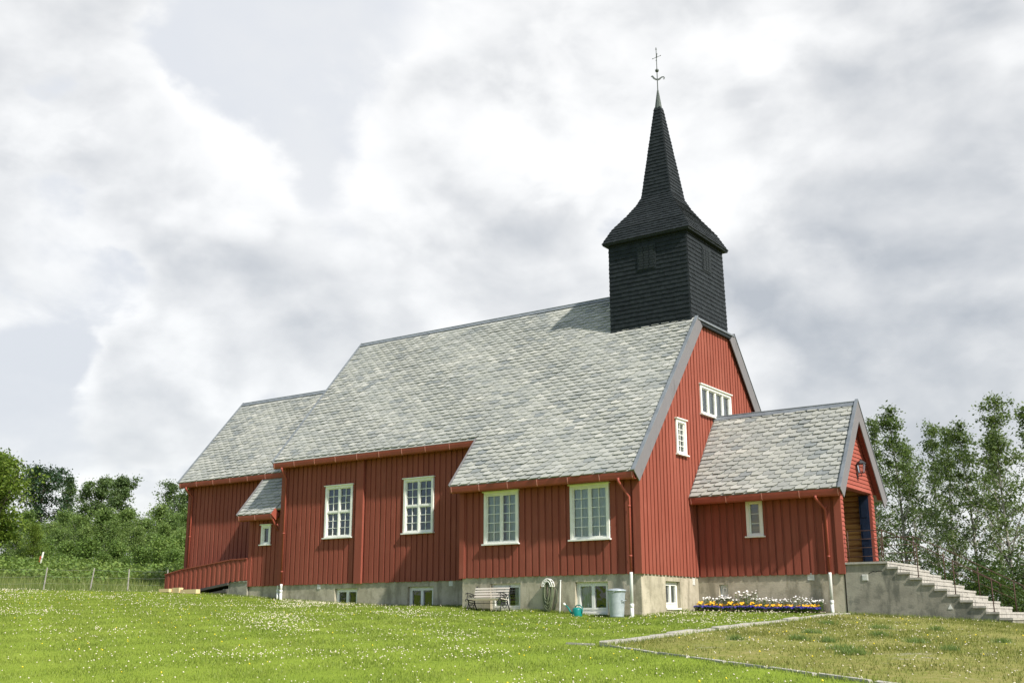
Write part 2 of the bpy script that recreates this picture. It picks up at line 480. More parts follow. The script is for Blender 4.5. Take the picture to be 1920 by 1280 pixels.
# ------------------------------------------------------------------ mesh building
class MB:
    def __init__(self):
        self.v = []
        self.f = []

    def face(self, *pts):
        i = len(self.v)
        self.v.extend([tuple(p) for p in pts])
        self.f.append(tuple(range(i, i + len(pts))))

    def box(self, x0, x1, y0, y1, z0, z1):
        self.hexa((x0, y0, z0), (x1, y0, z0), (x1, y1, z0), (x0, y1, z0), (x0, y0, z1), (x1, y0, z1), (x1, y1, z1), (x0, y1, z1))

    def hexa(self, *p):
        i = len(self.v)
        self.v.extend([tuple(q) for q in p])
        for q in ((0, 3, 2, 1), (4, 5, 6, 7), (0, 1, 5, 4), (1, 2, 6, 5), (2, 3, 7, 6), (3, 0, 4, 7)):
            self.f.append(tuple(i + k for k in q))

    def obox(self, c, ax, ay, az):
        """box round a centre with three half-axis vectors"""
        c, ax, ay, az = Vector(c), Vector(ax), Vector(ay), Vector(az)
        self.hexa(c - ax - ay - az, c + ax - ay - az, c + ax + ay - az, c - ax + ay - az,
                  c - ax - ay + az, c + ax - ay + az, c + ax + ay + az, c - ax + ay + az)

    def prism(self, poly, d):
        """closed outline pushed along d"""
        d = Vector(d)
        n = len(poly)
        i = len(self.v)
        self.v.extend([tuple(p) for p in poly])
        self.v.extend([tuple(Vector(p) + d) for p in poly])
        self.f.append(tuple(range(i, i + n)))
        self.f.append(tuple(range(i + 2 * n - 1, i + n - 1, -1)))
        for k in range(n):
            q = (k + 1) % n
            self.f.append((i + q, i + k, i + n + k, i + n + q))

    def tube(self, pts, r, n=8, cap=True):
        pts = [Vector(p) for p in pts]
        rs = r if isinstance(r, (list, tuple)) else [r] * len(pts)
        i0 = len(self.v)
        prev = None
        for k, p in enumerate(pts):
            d = (pts[min(k + 1, len(pts) - 1)] - pts[max(k - 1, 0)])
            if d.length < 1e-9:
                d = Vector((0, 0, 1))
            d.normalize()
            if prev is None:
                a = d.orthogonal().normalized()
            else:
                a = prev - d * prev.dot(d)
                a = a.normalized() if a.length > 1e-6 else d.orthogonal().normalized()
            prev = a
            b = d.cross(a)
            for s in range(n):
                w = 2 * math.pi * s / n
                self.v.append(tuple(p + (a * math.cos(w) + b * math.sin(w)) * rs[k]))
        for k in range(len(pts) - 1):
            for s in range(n):
                q = (s + 1) % n
                self.f.append((i0 + k * n + s, i0 + k * n + q, i0 + (k + 1) * n + q, i0 + (k + 1) * n + s))
        if cap:
            self.f.append(tuple(i0 + s for s in reversed(range(n))))
            e = i0 + (len(pts) - 1) * n
            self.f.append(tuple(e + s for s in range(n)))

    def lathe(self, c, prof, n=20):
        """prof: (radius, height) pairs round a vertical axis at c"""
        c = Vector(c)
        i0 = len(self.v)
        for r, z in prof:
            for s in range(n):
                w = 2 * math.pi * s / n
                self.v.append((c.x + r * math.cos(w), c.y + r * math.sin(w), c.z + z))
        for k in range(len(prof) - 1):
            for s in range(n):
                q = (s + 1) % n
                self.f.append((i0 + k * n + s, i0 + k * n + q, i0 + (k + 1) * n + q, i0 + (k + 1) * n + s))

    def ball(self, c, r, n=10, m=6):
        self.lathe(c, [(r * math.sin(math.pi * k / m) + 1e-5, -r * math.cos(math.pi * k / m)) for k in range(m + 1)], n)

    def build(self, name, mat, parent=None, smooth=False, loc=(0, 0, 0)):
        me = bpy.data.meshes.new(name)
        l = Vector(loc)
        me.from_pydata([tuple(Vector(p) - l) for p in self.v] if l.length else self.v, [], self.f)
        me.materials.append(mat)
        if smooth:
            me.polygons.foreach_set('use_smooth', [True] * len(me.polygons))
        me.update()
        o = bpy.data.objects.new(name, me)
        COL.objects.link(o)
        o.location = l
        if parent is not None:
            o.parent = parent
            o.matrix_parent_inverse = Matrix.Translation(-world_loc(parent))
        return o


def world_loc(o):
    p = Vector(o.location)
    if o.parent is not None:
        p = world_loc(o.parent) + o.matrix_parent_inverse.to_translation() + p
    return p


def mesh_np(name, verts, faces, mat, parent=None, loc=(0, 0, 0)):
    """mesh from numpy arrays; faces all the same size"""
    me = bpy.data.meshes.new(name)
    nv, nf, k = len(verts), len(faces), faces.shape[1]
    me.vertices.add(nv)
    me.vertices.foreach_set('co', np.ascontiguousarray(verts, dtype=np.float32).ravel())
    me.loops.add(nf * k)
    me.loops.foreach_set('vertex_index', np.ascontiguousarray(faces, dtype=np.int32).ravel())
    me.polygons.add(nf)
    me.polygons.foreach_set('loop_start', np.arange(0, nf * k, k, dtype=np.int32))
    me.polygons.foreach_set('loop_total', np.full(nf, k, dtype=np.int32))
    me.materials.append(mat)
    me.update()
    me.validate()
    o = bpy.data.objects.new(name, me)
    COL.objects.link(o)
    o.location = loc
    if parent is not None:
        o.parent = parent
    return o


def tag(o, label=None, cat=None, group=None, kind=None):
    if label:
        o['label'] = label
    if cat:
        o['category'] = cat
    if group:
        o['group'] = group
    if kind:
        o['kind'] = kind
    return o


def thing(name, label, cat, loc=(0, 0, 0), group=None):
    o = bpy.data.objects.new(name, None)
    o.empty_display_size = 0.3
    COL.objects.link(o)
    o.location = loc
    return tag(o, label, cat, group)


def copy_tree(o, parent=None):
    c = o.copy()
    COL.objects.link(c)
    if parent is not None:
        c.parent = parent
        c.matrix_parent_inverse = o.matrix_parent_inverse.copy()
    for ch in list(o.children):
        copy_tree(ch, c)
    return c


# ------------------------------------------------------------------ terrain
CP = np.array([(-24,1.7,-.14),(-20,1.7,-.37),(-17,1.46,-.57),(-14,1.46,-.74),(-10.4,1.46,-.89),(-6.75,0,-.99),(-5.6,0,-1.08),(-3.3,0,-1.12),(-2.3,0,-1.21),(0,0,-1.28),(0,3.9,-1.07),(2.3,3.98,-1.12),(4.7,3.98,-1.2),(9.2,3.98,-1.46),(16,-29.9,-2.95),
(-31.8,-2.8,.17),(-36,0,.55),(-44,5.5,1.55),(-54,10,2.1),(-62,14,2.3),(-90,30,3.4),(-130,60,5.5),
(-32,12,1.0),(-24,14,.3),(-12,13,-.7),(0,14,-1.2),(10,12,-1.8),(22,5,-2.2),(24,-12,-2.5),(30,-30,-3.2),(0,-30,-2.6),(-20,-30,-1.5),(-45,-20,.6),(-70,-10,2.4),(-60,-50,1),(0,-60,-3.5),(50,-50,-4),
(10,25,-2.4),(18,18,-2.5),(-10,40,-2),(-50,50,1.5),(40,10,-3.2),(30,40,-5),(0,80,-7),(60,80,-10),(100,0,-8),(-60,120,2),(60,160,-14),(-160,0,4),(-150,140,6),(150,-60,-8),(-100,-80,2)], float)


def _k(d2):
    return np.sqrt(d2 + 4.0)


def _fit():
    P = CP[:, :2]
    d2 = ((P[:, None] - P[None]) ** 2).sum(-1)
    n = len(P)
    A = np.zeros((n + 3, n + 3))
    A[:n, :n] = -_k(d2)
    A[:n, n] = 1
    A[:n, n + 1:] = P
    A[n, :n] = 1
    A[n + 1:, :n] = P.T
    return np.linalg.solve(A, np.r_[CP[:, 2], 0, 0, 0])


_w = _fit()


def ground_z(x, y):
    x = np.asarray(x, float)
    y = np.asarray(y, float)
    d2 = (x[..., None] - CP[:, 0]) ** 2 + (y[..., None] - CP[:, 1]) ** 2
    n = len(CP)
    return (-_k(d2) * _w[:n]).sum(-1) + _w[n] + _w[n + 1] * x + _w[n + 2] * y


def gz(x, y):
    return float(ground_z(x, y))


def axis_steps(lo, hi, a, b, fine):
    """coordinates, fine between a and b, growing towards lo and hi"""
    mid = list(np.arange(a, b + 1e-6, fine))
    up, s = [], fine
    q = mid[-1]
    while q < hi:
        s *= 1.35
        q += s
        up.append(q)
    dn, s = [], fine
    q = mid[0]
    while q > lo:
        s *= 1.35
        q -= s
        dn.append(q)
    return np.array(dn[::-1] + mid + up)


def build_ground():
    xs = axis_steps(-900, 900, -45, 32, 0.5)
    ys = axis_steps(-400, 1500, -34, 24, 0.5)
    X, Y = np.meshgrid(xs, ys)
    far = np.clip((np.hypot(X, Y) - 150) / 150, 0, 1)
    Z = ground_z(X, Y)
    right = np.clip((X + 60 + Y * 0.1) / 120, 0, 1)
    Z = Z * (1 - far) + far * (6.0 - 26.0 * right)
    Z += 0.02 * np.sin(X * 2.3 + Y) * np.sin(Y * 1.7 - X * 0.6) * (np.hypot(X, Y) < 120)
    V = np.stack([X.ravel(), Y.ravel(), Z.ravel()], 1)
    nx, ny = len(xs), len(ys)
    i = np.arange(nx - 1)[None, :] + nx * np.arange(ny - 1)[:, None]
    i = i.ravel()
    F = np.stack([i, i + 1, i + nx + 1, i + nx], 1)
    o = mesh_np('ground', V, F, M['ground'])
    o.data.polygons.foreach_set('use_smooth', [True] * len(o.data.polygons))
    tag(o, kind='structure')
    return o


build_ground()


# ------------------------------------------------------------------ the church
H, S, YR = 10.781, 1.184, 6.075            # main ridge height, slope, ridge line
HC = 8.885                                 # chancel ridge
church = thing('church', 'red timber church with slate roof, black shingled steeple and grey rendered base', 'church', (-8, 6, -1.0))


def roof_z(y):
    return H - S * abs(YR - y)


class Wall:
    """a wall plane: origin, horizontal direction u, outward normal n (both unit, level)"""
    def __init__(self, o, u, n):
        self.o, self.u, self.n = Vector(o), Vector(u), Vector(n)

    def p(self, u, z, off=0.0):
        q = self.o + self.u * u + self.n * off
        return Vector((q.x, q.y, z))

    def slab(self, mb, u0, u1, z0, z1, off0, off1):
        self.col(mb, u0, u1, z0, z0, z1, z1, off0, off1)

    def col(self, mb, u0, u1, za0, zb0, za1, zb1, off0, off1):
        P = self.p
        mb.hexa(P(u0, za0, off0), P(u1, zb0, off0), P(u1, zb0, off1), P(u0, za0, off1),
                P(u0, za1, off0), P(u1, zb1, off0), P(u1, zb1, off1), P(u0, za1, off1))

    def columns(self, mb, u0, u1, zbot, top, holes, off0, off1, cuts=()):
        """vertical strip(s) from zbot up to the roof line, leaving the window holes open"""
        br = sorted({u0, u1, *[c for c in cuts if u0 < c < u1], *[h for q in holes for h in q[:2] if u0 < h < u1]})
        for a, b in zip(br[:-1], br[1:]):
            if b - a < 1e-4:
                continue
            mid = (a + b) / 2
            ta, tb = top(a), top(b)
            spans, z = [], zbot
            for h in sorted([h for h in holes if h[0] < mid < h[1]], key=lambda h: h[2]):
                if h[2] > z:
                    spans.append((z, h[2], False))
                z = h[3]
            if z < max(ta, tb):
                spans.append((z, None, True))
            for s0, s1, last in spans:
                if last:
                    self.col(mb, a, b, s0, s0, max(ta, s0 + .002), max(tb, s0 + .002), off0, off1)
                else:
                    self.col(mb, a, b, s0, s0, s1, s1, off0, off1)

    def boards(self, mb, u0, u1, zbot, top, holes, pitch=0.262, bw=0.190, cuts=()):
        """board-on-board cladding: an under layer and proud boards at an uneven pitch"""
        self.columns(mb, u0, u1, zbot + 0.012, top, holes, -0.11, -0.036, cuts)
        n = max(1, int(round((u1 - u0) / pitch)))
        st = (u1 - u0) / n
        for k in range(n):
            c = u0 + (k + .5) * st + random.uniform(-.012, .012)
            w = bw * random.uniform(.92, 1.08) / 2
            d = random.uniform(-.004, .002)
            self.columns(mb, c - w, c + w, zbot + random.uniform(-.010, .006), top, holes, -0.036, d)


def flat(z):
    return lambda u: z


# wall planes: the u coordinate of a south wall is x, of an east wall is y
wing_s = Wall((0, 0, 0), (1, 0, 0), (0, -1, 0))
nave_s = Wall((0, 1.464, 0), (1, 0, 0), (0, -1, 0))
vest_s = Wall((0, 1.70, 0), (1, 0, 0), (0, -1, 0))
chan_s = Wall((0, 3.003, 0), (1, 0, 0), (0, -1, 0))
porch_s = Wall((0, 3.982, 0), (1, 0, 0), (0, -1, 0))
gable_e = Wall((0, 0, 0), (0, 1, 0), (1, 0, 0))
porch_e = Wall((4.867, 0, 0), (0, 1, 0), (1, 0, 0))

WIN = {   # casing outlines (u0, u1, z0, z1) on their walls
    'wing': [(-5.87, -4.49, 1.09, 2.79), (-2.48, -1.06, 1.09, 2.79)],
    'nave': [(-14.66, -13.23, 1.75, 3.74), (-10.65, -9.24, 1.75, 3.74)],
    'vest': [(-18.46, -17.92, 1.66, 2.44)],
    'gable': [(4.67, 7.28, 5.60, 6.63), (2.67, 3.40, 3.96, 5.12)],
    'porch': [(1.78, 2.34, 1.25, 2.41)],
}


def shrink(r, a=0.05):
    return (r[0] + a, r[1] - a, r[2] + a, r[3] - a)


def wall_part(name, w, u0, u1, zb, top, holes=(), cuts=(), **k):
    mb = MB()
    w.boards(mb, u0, u1, zb, top, [shrink(h) for h in holes], cuts=cuts, **k)
    return mb.build(name, M['red'], church)


# long south wall of the wing, nave, vestry, chancel and porch
wall_part('wing_wall', wing_s, -6.868, 0.0, 0.0, flat(3.42), WIN['wing'])
wall_part('nave_wall', nave_s, -17.022, -6.87, 0.0, flat(5.20), WIN['nave'])
wall_part('vestry_wall', vest_s, -19.12, -17.13, 0.0, flat(3.1), WIN['vest'])
wall_part('chancel_wall', chan_s, -24.76, -17.13, 0.0, flat(5.1))
wall_part('porch_wall', porch_s, 0.03, 4.867, 0.0, flat(2.98), WIN['porch'])
wall_part('gable_wall', gable_e, 0.03, 12.12, 0.0, lambda y: min(roof_z(y) - .10, 8.95), WIN['gable'], cuts=(4.53, YR, 7.62),
          pitch=0.235, bw=0.172)
# walls that face away from the camera
for nm, w, u0, u1, top in (
        ('wing_wall', Wall((0, 12.15, 0), (1, 0, 0), (0, 1, 0)), -6.868, 0, flat(3.42)),
        ('nave_wall', Wall((0, 10.686, 0), (1, 0, 0), (0, 1, 0)), -17.022, -6.87, flat(5.2)),
        ('chancel_wall', Wall((0, 9.147, 0), (1, 0, 0), (0, 1, 0)), -24.76, -17.13, flat(5.1)),
        ('chancel_wall', Wall((-24.76, 0, 0), (0, 1, 0), (-1, 0, 0)), 3.04, 9.11, lambda y: HC - S * abs(YR - y) - .10),
        ('nave_wall', Wall((-17.022, 0, 0), (0, 1, 0), (-1, 0, 0)), 1.50, 10.65, lambda y: roof_z(y) - .10),
        ('vestry_wall', Wall((-19.12, 0, 0), (0, 1, 0), (-1, 0, 0)), 1.74, 2.96, lambda y: 2.70 + S * (y - 1.3)),
        ('wing_wall', Wall((-6.868, 0, 0), (0, 1, 0), (-1, 0, 0)), 0.04, 1.43, lambda y: roof_z(y) - .10),
        ('wing_wall', Wall((-6.868, 0, 0), (0, 1, 0), (-1, 0, 0)), 10.72, 12.11, lambda y: roof_z(y) - .10)):
    wall_part(nm, w, u0, u1, 0.0, top, cuts=(YR,))

# corner boards and the wide post between the nave windows
cb = [(-0.22, 0.035, -0.035, 0.0, 3.30, 0), (-6.90, -6.70, -0.035, 0.0, 3.2, 0),
      (-17.14, -16.92, 1.430, 1.464, 5.1, 0), (-24.80, -24.62, 2.968, 3.003, 4.9, 0), (4.68, 4.905, 3.946, 3.982, 2.8, 0),
      (-19.155, -18.97, 1.665, 1.70, 2.9, 0)]
for x0, x1, y0, y1, zt, _ in cb:
    mb = MB()
    mb.box(x0, x1, y0, y1, -0.005, zt)
    mb.build('corner_board', M['red'], church)
mb = MB()
mb.box(0.0, 0.035, 0.0, 0.16, -0.004, 3.05)
mb.build('corner_board', M['red'], church)
mb = MB()
mb.box(-12.97, -12.62, 1.36, 1.464, -0.02, 4.9)
mb.build('wall_post', M['red'], church)
mb = MB()
mb.box(-0.07, 0.0, 3.90, 3.955, 0, 2.6)
mb.build('corner_board', M['red'], church)


# ---- plinth with real openings
BW = {'wing': [(-5.66, -4.46, -1.06, -0.20), (-2.39, -1.21, -1.15, -0.21)], 'nave': [(-14.06, -12.91, -1.1, -0.18), (-10.43, -9.24, -1.2, -0.18)],
      'gable': [(1.65, 2.66, -0.99, -0.18)], 'porch': [(0.68, 0.98, -0.63, -0.25)]}


def plinth(w, u0, u1, holes, z0=-2.2, off=-0.05):
    mb = MB()
    w.columns(mb, u0, u1, z0, flat(0.03), holes, off - 0.28, off)
    return mb.build('plinth', M['plinth'], church)


plinth(wing_s, -6.81, -0.05, BW['wing'])
plinth(nave_s, -16.97, -6.82, BW['nave'])
plinth(vest_s, -19.07, -17.0, [])
plinth(chan_s, -24.71, -19.1, [])
plinth(porch_s, -0.04, 4.82, BW['porch'])
plinth(gable_e, 0.331, 12.1, BW['gable'])
for w, u0, u1 in ((Wall((-6.868, 0, 0), (0, 1, 0), (-1, 0, 0)), 0.34, 1.5), (Wall((-24.76, 0, 0), (0, 1, 0), (-1, 0, 0)), 3.34, 9.1),
                  (Wall((-19.12, 0, 0), (0, 1, 0), (-1, 0, 0)), 2.04, 2.99), (Wall((0, 12.15, 0), (1, 0, 0), (0, 1, 0)), -6.8, -0.3),
                  (Wall((-17.022, 0, 0), (0, 1, 0), (-1, 0, 0)), 1.8, 10.6), (Wall((0, 10.686, 0), (1, 0, 0), (0, 1, 0)), -16.7, -6.9),
                  (Wall((0, 9.147, 0), (1, 0, 0), (0, 1, 0)), -24.4, -17.4)):
    plinth(w, u0, u1, [])
# a floor between basement and church room, so no light leaks through
mb = MB()
mb.box(-16.9, -0.15, 1.65, 10.5, 0.10, 0.22)
mb.box(-6.75, -0.15, 0.16, 1.64, 0.10, 0.22)
mb.box(-24.6, -17.15, 3.15, 9.0, 0.10, 0.22)
mb.build('floor', M['room'], church)


# ---- windows
def muntins(w, mb, u0, u1, z0, z1, nc, nr, off, t=0.020):
    for i in range(1, nc):
        u = u0 + (u1 - u0) * i / nc
        w.slab(mb, u - t / 2, u + t / 2, z0, z1, off - .022, off + .004)
    for j in range(1, nr):
        z = z0 + (z1 - z0) * j / nr
        w.slab(mb, u0, u1, z - t / 2, z + t / 2, off - .020, off + .002)


def window(w, r, cols, rows, grid, curtain=None, casing=0.092, sill=True, head=True):
    """cols x rows sashes; grid = panes per sash; r is the casing outline"""
    u0, u1, z0, z1 = r
    mb = MB()
    o0, o1 = -0.10, 0.045
    w.slab(mb, u0, u0 + casing, z0, z1 - casing, o0, o1)
    w.slab(mb, u1 - casing, u1, z0, z1 - casing, o0, o1)
    w.slab(mb, u0, u1, z1 - casing, z1, o0, o1 - .003)
    w.slab(mb, u0 + casing, u1 - casing, z0, z0 + casing * .6, o0, o1 - .006)
    if head:
        w.slab(mb, u0 - .045, u1 + .045, z1, z1 + .035, -.02, o1 + .05)
    f = mb.build('window', M['white'], church)
    if sill:
        sb = MB()
        w.col(sb, u0 - .05, u1 + .05, z0 - .045, z0 - .045, z0 - .002, z0 - .002, -.02, o1 + .065)
        sb.build('sill', M['white'], f)
    a0, a1, b0, b1 = u0 + casing, u1 - casing, z0 + casing * .6, z1 - casing
    mul = 0.05
    sw = (a1 - a0 - mul * (cols - 1)) / cols
    sh = (b1 - b0 - mul * (rows - 1)) / rows
    for i in range(1, cols):
        mb = MB()
        u = a0 + sw * i + mul * (i - 1)
        w.slab(mb, u, u + mul, b0, b1, -.08, .020)
        mb.build('mullion', M['white'], f)
    for j in range(1, rows):
        mb = MB()
        z = b0 + sh * j + mul * (j - 1)
        w.slab(mb, a0, a1, z, z + mul, -.08, .016)
        mb.build('transom', M['white'], f)
    for i in range(cols):
        for j in range(rows):
            s0, s1 = a0 + i * (sw + mul), a0 + i * (sw + mul) + sw
            t0, t1 = b0 + j * (sh + mul), b0 + j * (sh + mul) + sh
            mb = MB()
            e = 0.036
            w.slab(mb, s0, s0 + e, t0, t1, -.075, .004)
            w.slab(mb, s1 - e, s1, t0, t1, -.075, .004)
            w.slab(mb, s0 + e, s1 - e, t0, t0 + e, -.075, .002)
            w.slab(mb, s0 + e, s1 - e, t1 - e, t1, -.075, .002)
            muntins(w, mb, s0 + e, s1 - e, t0 + e, t1 - e, grid[0], grid[1], -.02)
            mb.build('sash', M['white'], f)
            pane = MB()
            gx, gy = grid
            for a in range(gx):          # each light of glass sits at a slightly different tilt
                for c in range(gy):
                    p0, p1 = s0 + e + (s1 - s0 - 2 * e) * a / gx, s0 + e + (s1 - s0 - 2 * e) * (a + 1) / gx
                    q0, q1 = t0 + e + (t1 - t0 - 2 * e) * c / gy, t0 + e + (t1 - t0 - 2 * e) * (c + 1) / gy
                    d = [-.045 + random.uniform(-.003, .003) for _ in range(4)]
                    pane.face(w.p(p0, q0, d[0]), w.p(p1, q0, d[1]), w.p(p1, q1, d[2]), w.p(p0, q1, d[3]))
            pane.build('pane', M['glass'], f)
    if curtain:
        for (c0, c1) in curtain:
            mb = MB()
            n = 26
            for k in range(n):
                ua, ub = a0 + (a1 - a0) * (c0 + (c1 - c0) * k / n), a0 + (a1 - a0) * (c0 + (c1 - c0) * (k + 1) / n)
                oa, ob = -.13 + .03 * math.sin(k * 1.9), -.13 + .03 * math.sin((k + 1) * 1.9)
                mb.face(w.p(ua, b0 - .02, oa), w.p(ub, b0 - .02, ob), w.p(ub, b1 + .03, ob), w.p(ua, b1 + .03, oa))
            mb.build('curtain', M['curtain'], f)
    return f


for r in WIN['wing']:
    window(wing_s, r, 2, 1, (2, 5), [(0, .40), (.60, 1.0)] if r[0] < -4 else [(0, 1.0)])
for r in WIN['nave']:
    window(nave_s, r, 2, 2, (2, 3))
window(vest_s, WIN['vest'][0], 1, 1, (1, 1), casing=.10)
window(gable_e, WIN['gable'][0], 4, 1, (1, 1), [(0, 1)])
window(gable_e, WIN['gable'][1], 1, 1, (2, 5), [(0, 1)], casing=.10)
window(porch_s, WIN['porch'][0], 1, 1, (1, 3), casing=.10)


def base_window(w, r, cols, curtain=None, sill=True):
    """window set deep in the plinth"""
    u0, u1, z0, z1 = r
    mb = MB()
    c = 0.075
    o0, o1 = -.26, -.17
    w.slab(mb, u0, u0 + c, z0, z1, o0, o1)
    w.slab(mb, u1 - c, u1, z0, z1, o0, o1)
    w.slab(mb, u0 + c, u1 - c, z1 - c, z1, o0, o1 - .002)
    w.slab(mb, u0 + c, u1 - c, z0, z0 + c * 1.4, o0, o1 - .002)
    f = mb.build('basement_window', M['white'], church)
    mb = MB()
    mb2 = MB()
    iw = (u1 - u0 - 2 * c)
    for i in range(cols):
        a, b = u0 + c + iw * i / cols, u0 + c + iw * (i + 1) / cols
        e = .055
        w.slab(mb, a, a + e, z0 + c * 1.4, z1 - c, o0, o1 + .015)
        w.slab(mb, b - e, b, z0 + c * 1.4, z1 - c, o0, o1 + .015)
        w.slab(mb, a + e, b - e, z1 - c - e, z1 - c, o0, o1 + .012)
        w.slab(mb, a + e, b - e, z0 + c * 1.4, z0 + c * 1.4 + e, o0, o1 + .012)
        mb2 = MB()
        mb2.face(w.p(a + e, z0 + c, -.21), w.p(b - e, z0 + c, -.212), w.p(b - e, z1 - c, -.214), w.p(a + e, z1 - c, -.211))
        mb2.build('pane', M['glass'], f)
    mb.build('sash', M['white'], f)
    if sill:
        sb = MB()
        w.col(sb, u0 + .004, u1 - .004, z0 - .06, z0 - .06, z0 - .004, z0 - .004, -.17, -.02)
        sb.build('sill', M['white'], f)
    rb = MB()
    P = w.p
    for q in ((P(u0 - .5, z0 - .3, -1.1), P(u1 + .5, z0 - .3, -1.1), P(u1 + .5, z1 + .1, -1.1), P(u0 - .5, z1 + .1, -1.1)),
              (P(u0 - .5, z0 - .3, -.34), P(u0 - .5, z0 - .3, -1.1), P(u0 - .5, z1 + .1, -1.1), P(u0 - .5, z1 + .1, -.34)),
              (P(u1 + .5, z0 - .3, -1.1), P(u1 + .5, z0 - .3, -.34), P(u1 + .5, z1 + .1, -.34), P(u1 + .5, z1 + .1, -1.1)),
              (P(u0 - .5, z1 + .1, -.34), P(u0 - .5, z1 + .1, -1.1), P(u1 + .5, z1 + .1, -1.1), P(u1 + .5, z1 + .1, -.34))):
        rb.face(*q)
    rb.build('shade_box', M['dark'], f)  # added dark box behind the glass, the room's shade put into its colour
    for (c0, c1) in (curtain or []):
        mb = MB()
        n = 18
        for k in range(n):
            ua, ub = u0 + (u1 - u0) * (c0 + (c1 - c0) * k / n), u0 + (u1 - u0) * (c0 + (c1 - c0) * (k + 1) / n)
            oa, ob = -.28 + .02 * math.sin(k * 1.7), -.28 + .02 * math.sin((k + 1) * 1.7)
            mb.face(w.p(ua, z0, oa), w.p(ub, z0, ob), w.p(ub, z1, ob), w.p(ua, z1, oa))
        mb.build('curtain', M['curtain'], f)
    return f


base_window(wing_s, BW['wing'][0], 2, [(.0, .42), (.70, 1.0)])
base_window(wing_s, BW['wing'][1], 2, [(.0, .36), (.84, 1.0)])
base_window(nave_s, BW['nave'][0], 2, sill=False)
base_window(nave_s, BW['nave'][1], 2, sill=False)
base_window(gable_e, BW['gable'][0], 2, [(0, .30), (.45, 1.0)])
base_window(porch_s, BW['porch'][0], 1)


# ---- slated roofs
def slates(mb, O, U, V, N, rows, row_h, w, ranges):
    """overlapping slates: O eave origin, U along the eave, V up the slope, N outward; ranges(row) -> (u0, u1)"""
    O, U, V, N = Vector(O), Vector(U), Vector(V), Vector(N)
    th = 0.024
    for j in range(rows):
        u0, u1 = ranges(j)
        s = u0 - w * (0.5 * (j % 2)) + random.uniform(-.01, .01)
        while s < u1:
            a, b = max(s, u0), min(s + w - .007 + random.uniform(-.006, .004), u1)
            if b - a > 0.05:
                v0 = j * row_h + random.uniform(-.009, .009) + .012 * math.sin(a * .55 + j * .31) - (.045 if random.random() < .012 else 0)
                v1 = v0 + row_h * 1.75
                lift = 0.044 + random.uniform(-.008, .012) + .010 * math.sin(a * 1.1 + j * .23)
                tw = random.uniform(-.003, .003)
                full = (b - a) > w * .7
                cut = min((b - a) * .30, .12) if full else 0.0
                cv = row_h * random.uniform(.46, .60) if full else 0.0
                pts = [(a, v0), (b - cut, v0 + random.uniform(-.004, .004))]
                if full:
                    pts.append((b, v0 + cv))
                pts += [(b, v1), (a, v1)]
                top = []
                for (u, v) in pts:
                    k = (v - v0) / (v1 - v0)
                    top.append(O + U * u + V * v + N * (lift * (1 - k) + .004 + tw * (u - a) / w))
                n = len(top)
                i = len(mb.v)
                mb.v.extend([tuple(q) for q in top])
                mb.f.append(tuple(range(i, i + n)))
                m = 3 if full else 2                     # give the lower edges a thickness
                k0 = len(mb.v)
                mb.v.extend([tuple(q - N * th) for q in top[:m]])
                for e in range(m - 1):
                    mb.f.append((i + e + 1, i + e, k0 + e, k0 + e + 1))
                k1 = len(mb.v)
                mb.v.append(tuple(top[-1] - N * .004))
                mb.f.append((i, i + n - 1, k1, k0))
            s += w


ks = 1 / math.hypot(1, S)
V_S, N_S = Vector((0, ks, S * ks)), Vector((0, -S * ks, ks))
TH = 0.10                                   # thickness of the boarded roof deck


def deck(mb, x0, x1, y0, z0, y1, z1, t=TH):
    """sloping boarded deck between two level lines, thickness below"""
    d = Vector((0, (z1 - z0), -(y1 - y0))).normalized() * t
    if d.z > 0:
        d = -d
    a, b, c, e = Vector((x0, y0, z0)), Vector((x1, y0, z0)), Vector((x1, y1, z1)), Vector((x0, y1, z1))
    mb.hexa(a + d, b + d, c + d, e + d, a, b, c, e)


def roof(name, pieces, slate_args, back=()):
    mb = MB()
    for pc in pieces:
        deck(mb, *pc)
    o = mb.build(name, M['slate'], church)
    sm = MB()
    for a in slate_args:
        slates(sm, *a)
    sm.build('slate_covering', M['slate'], o)
    return o


EN, EW = 1.067, -0.452                      # eave lines of nave and wing
XE = 0.10
rh = 0.188
L_all = (YR - EW) / ks
rows_all = int(L_all / rh)
v_nave = (EN - EW) / ks
roof('nave_roof',
     [(-17.30, XE, EN, roof_z(EN), 4.52, roof_z(4.52)), (-17.30, -.30, 4.522, roof_z(4.522), YR, H), (-7.0, XE, EW, roof_z(EW), EN - .002, roof_z(EN - .002)),
      (-17.30, XE, 2 * YR - EN, roof_z(EN), 2 * YR - 4.52, roof_z(4.52)), (-17.30, -.30, 2 * YR - 4.522, roof_z(4.522), YR + .002, H), (-7.0, XE, 2 * YR - EW, roof_z(EW), 2 * YR - EN + .002, roof_z(EN - .002))],
     [((0, EW, roof_z(EW)), (1, 0, 0), V_S, N_S, rows_all, rh, 0.405,
       lambda j: (-7.0 + .03, XE - .01) if j * rh < v_nave - 0.02 else (-17.28, XE - .01 if j * rh < (4.45 - EW) / ks else -.30))])
EC = 2.566
zc = HC - S * (YR - EC)
roof('chancel_roof',
     [(-25.02, -17.10, EC, zc, YR, HC), (-25.02, -17.10, 2 * YR - EC, zc, YR + .002, HC)],
     [((0, EC, zc), (1, 0, 0), V_S, N_S, int((YR - EC) / ks / rh), rh, 0.405, lambda j: (-25.0, -17.1))])
EV, ZV = 1.30, 2.86
roof('vestry_roof', [(-19.52, -17.46, EV, ZV, 3.0, ZV + S * (3.0 - EV)), (-17.463, -17.20, 1.47, ZV + S * .17, 3.0, ZV + S * 1.7)],
     [((0, EV, ZV), (1, 0, 0), V_S, N_S, int((3.0 - EV) / ks / rh), rh, 0.405, lambda j: (-19.5, -17.47 + min(.28, j * .03)))])
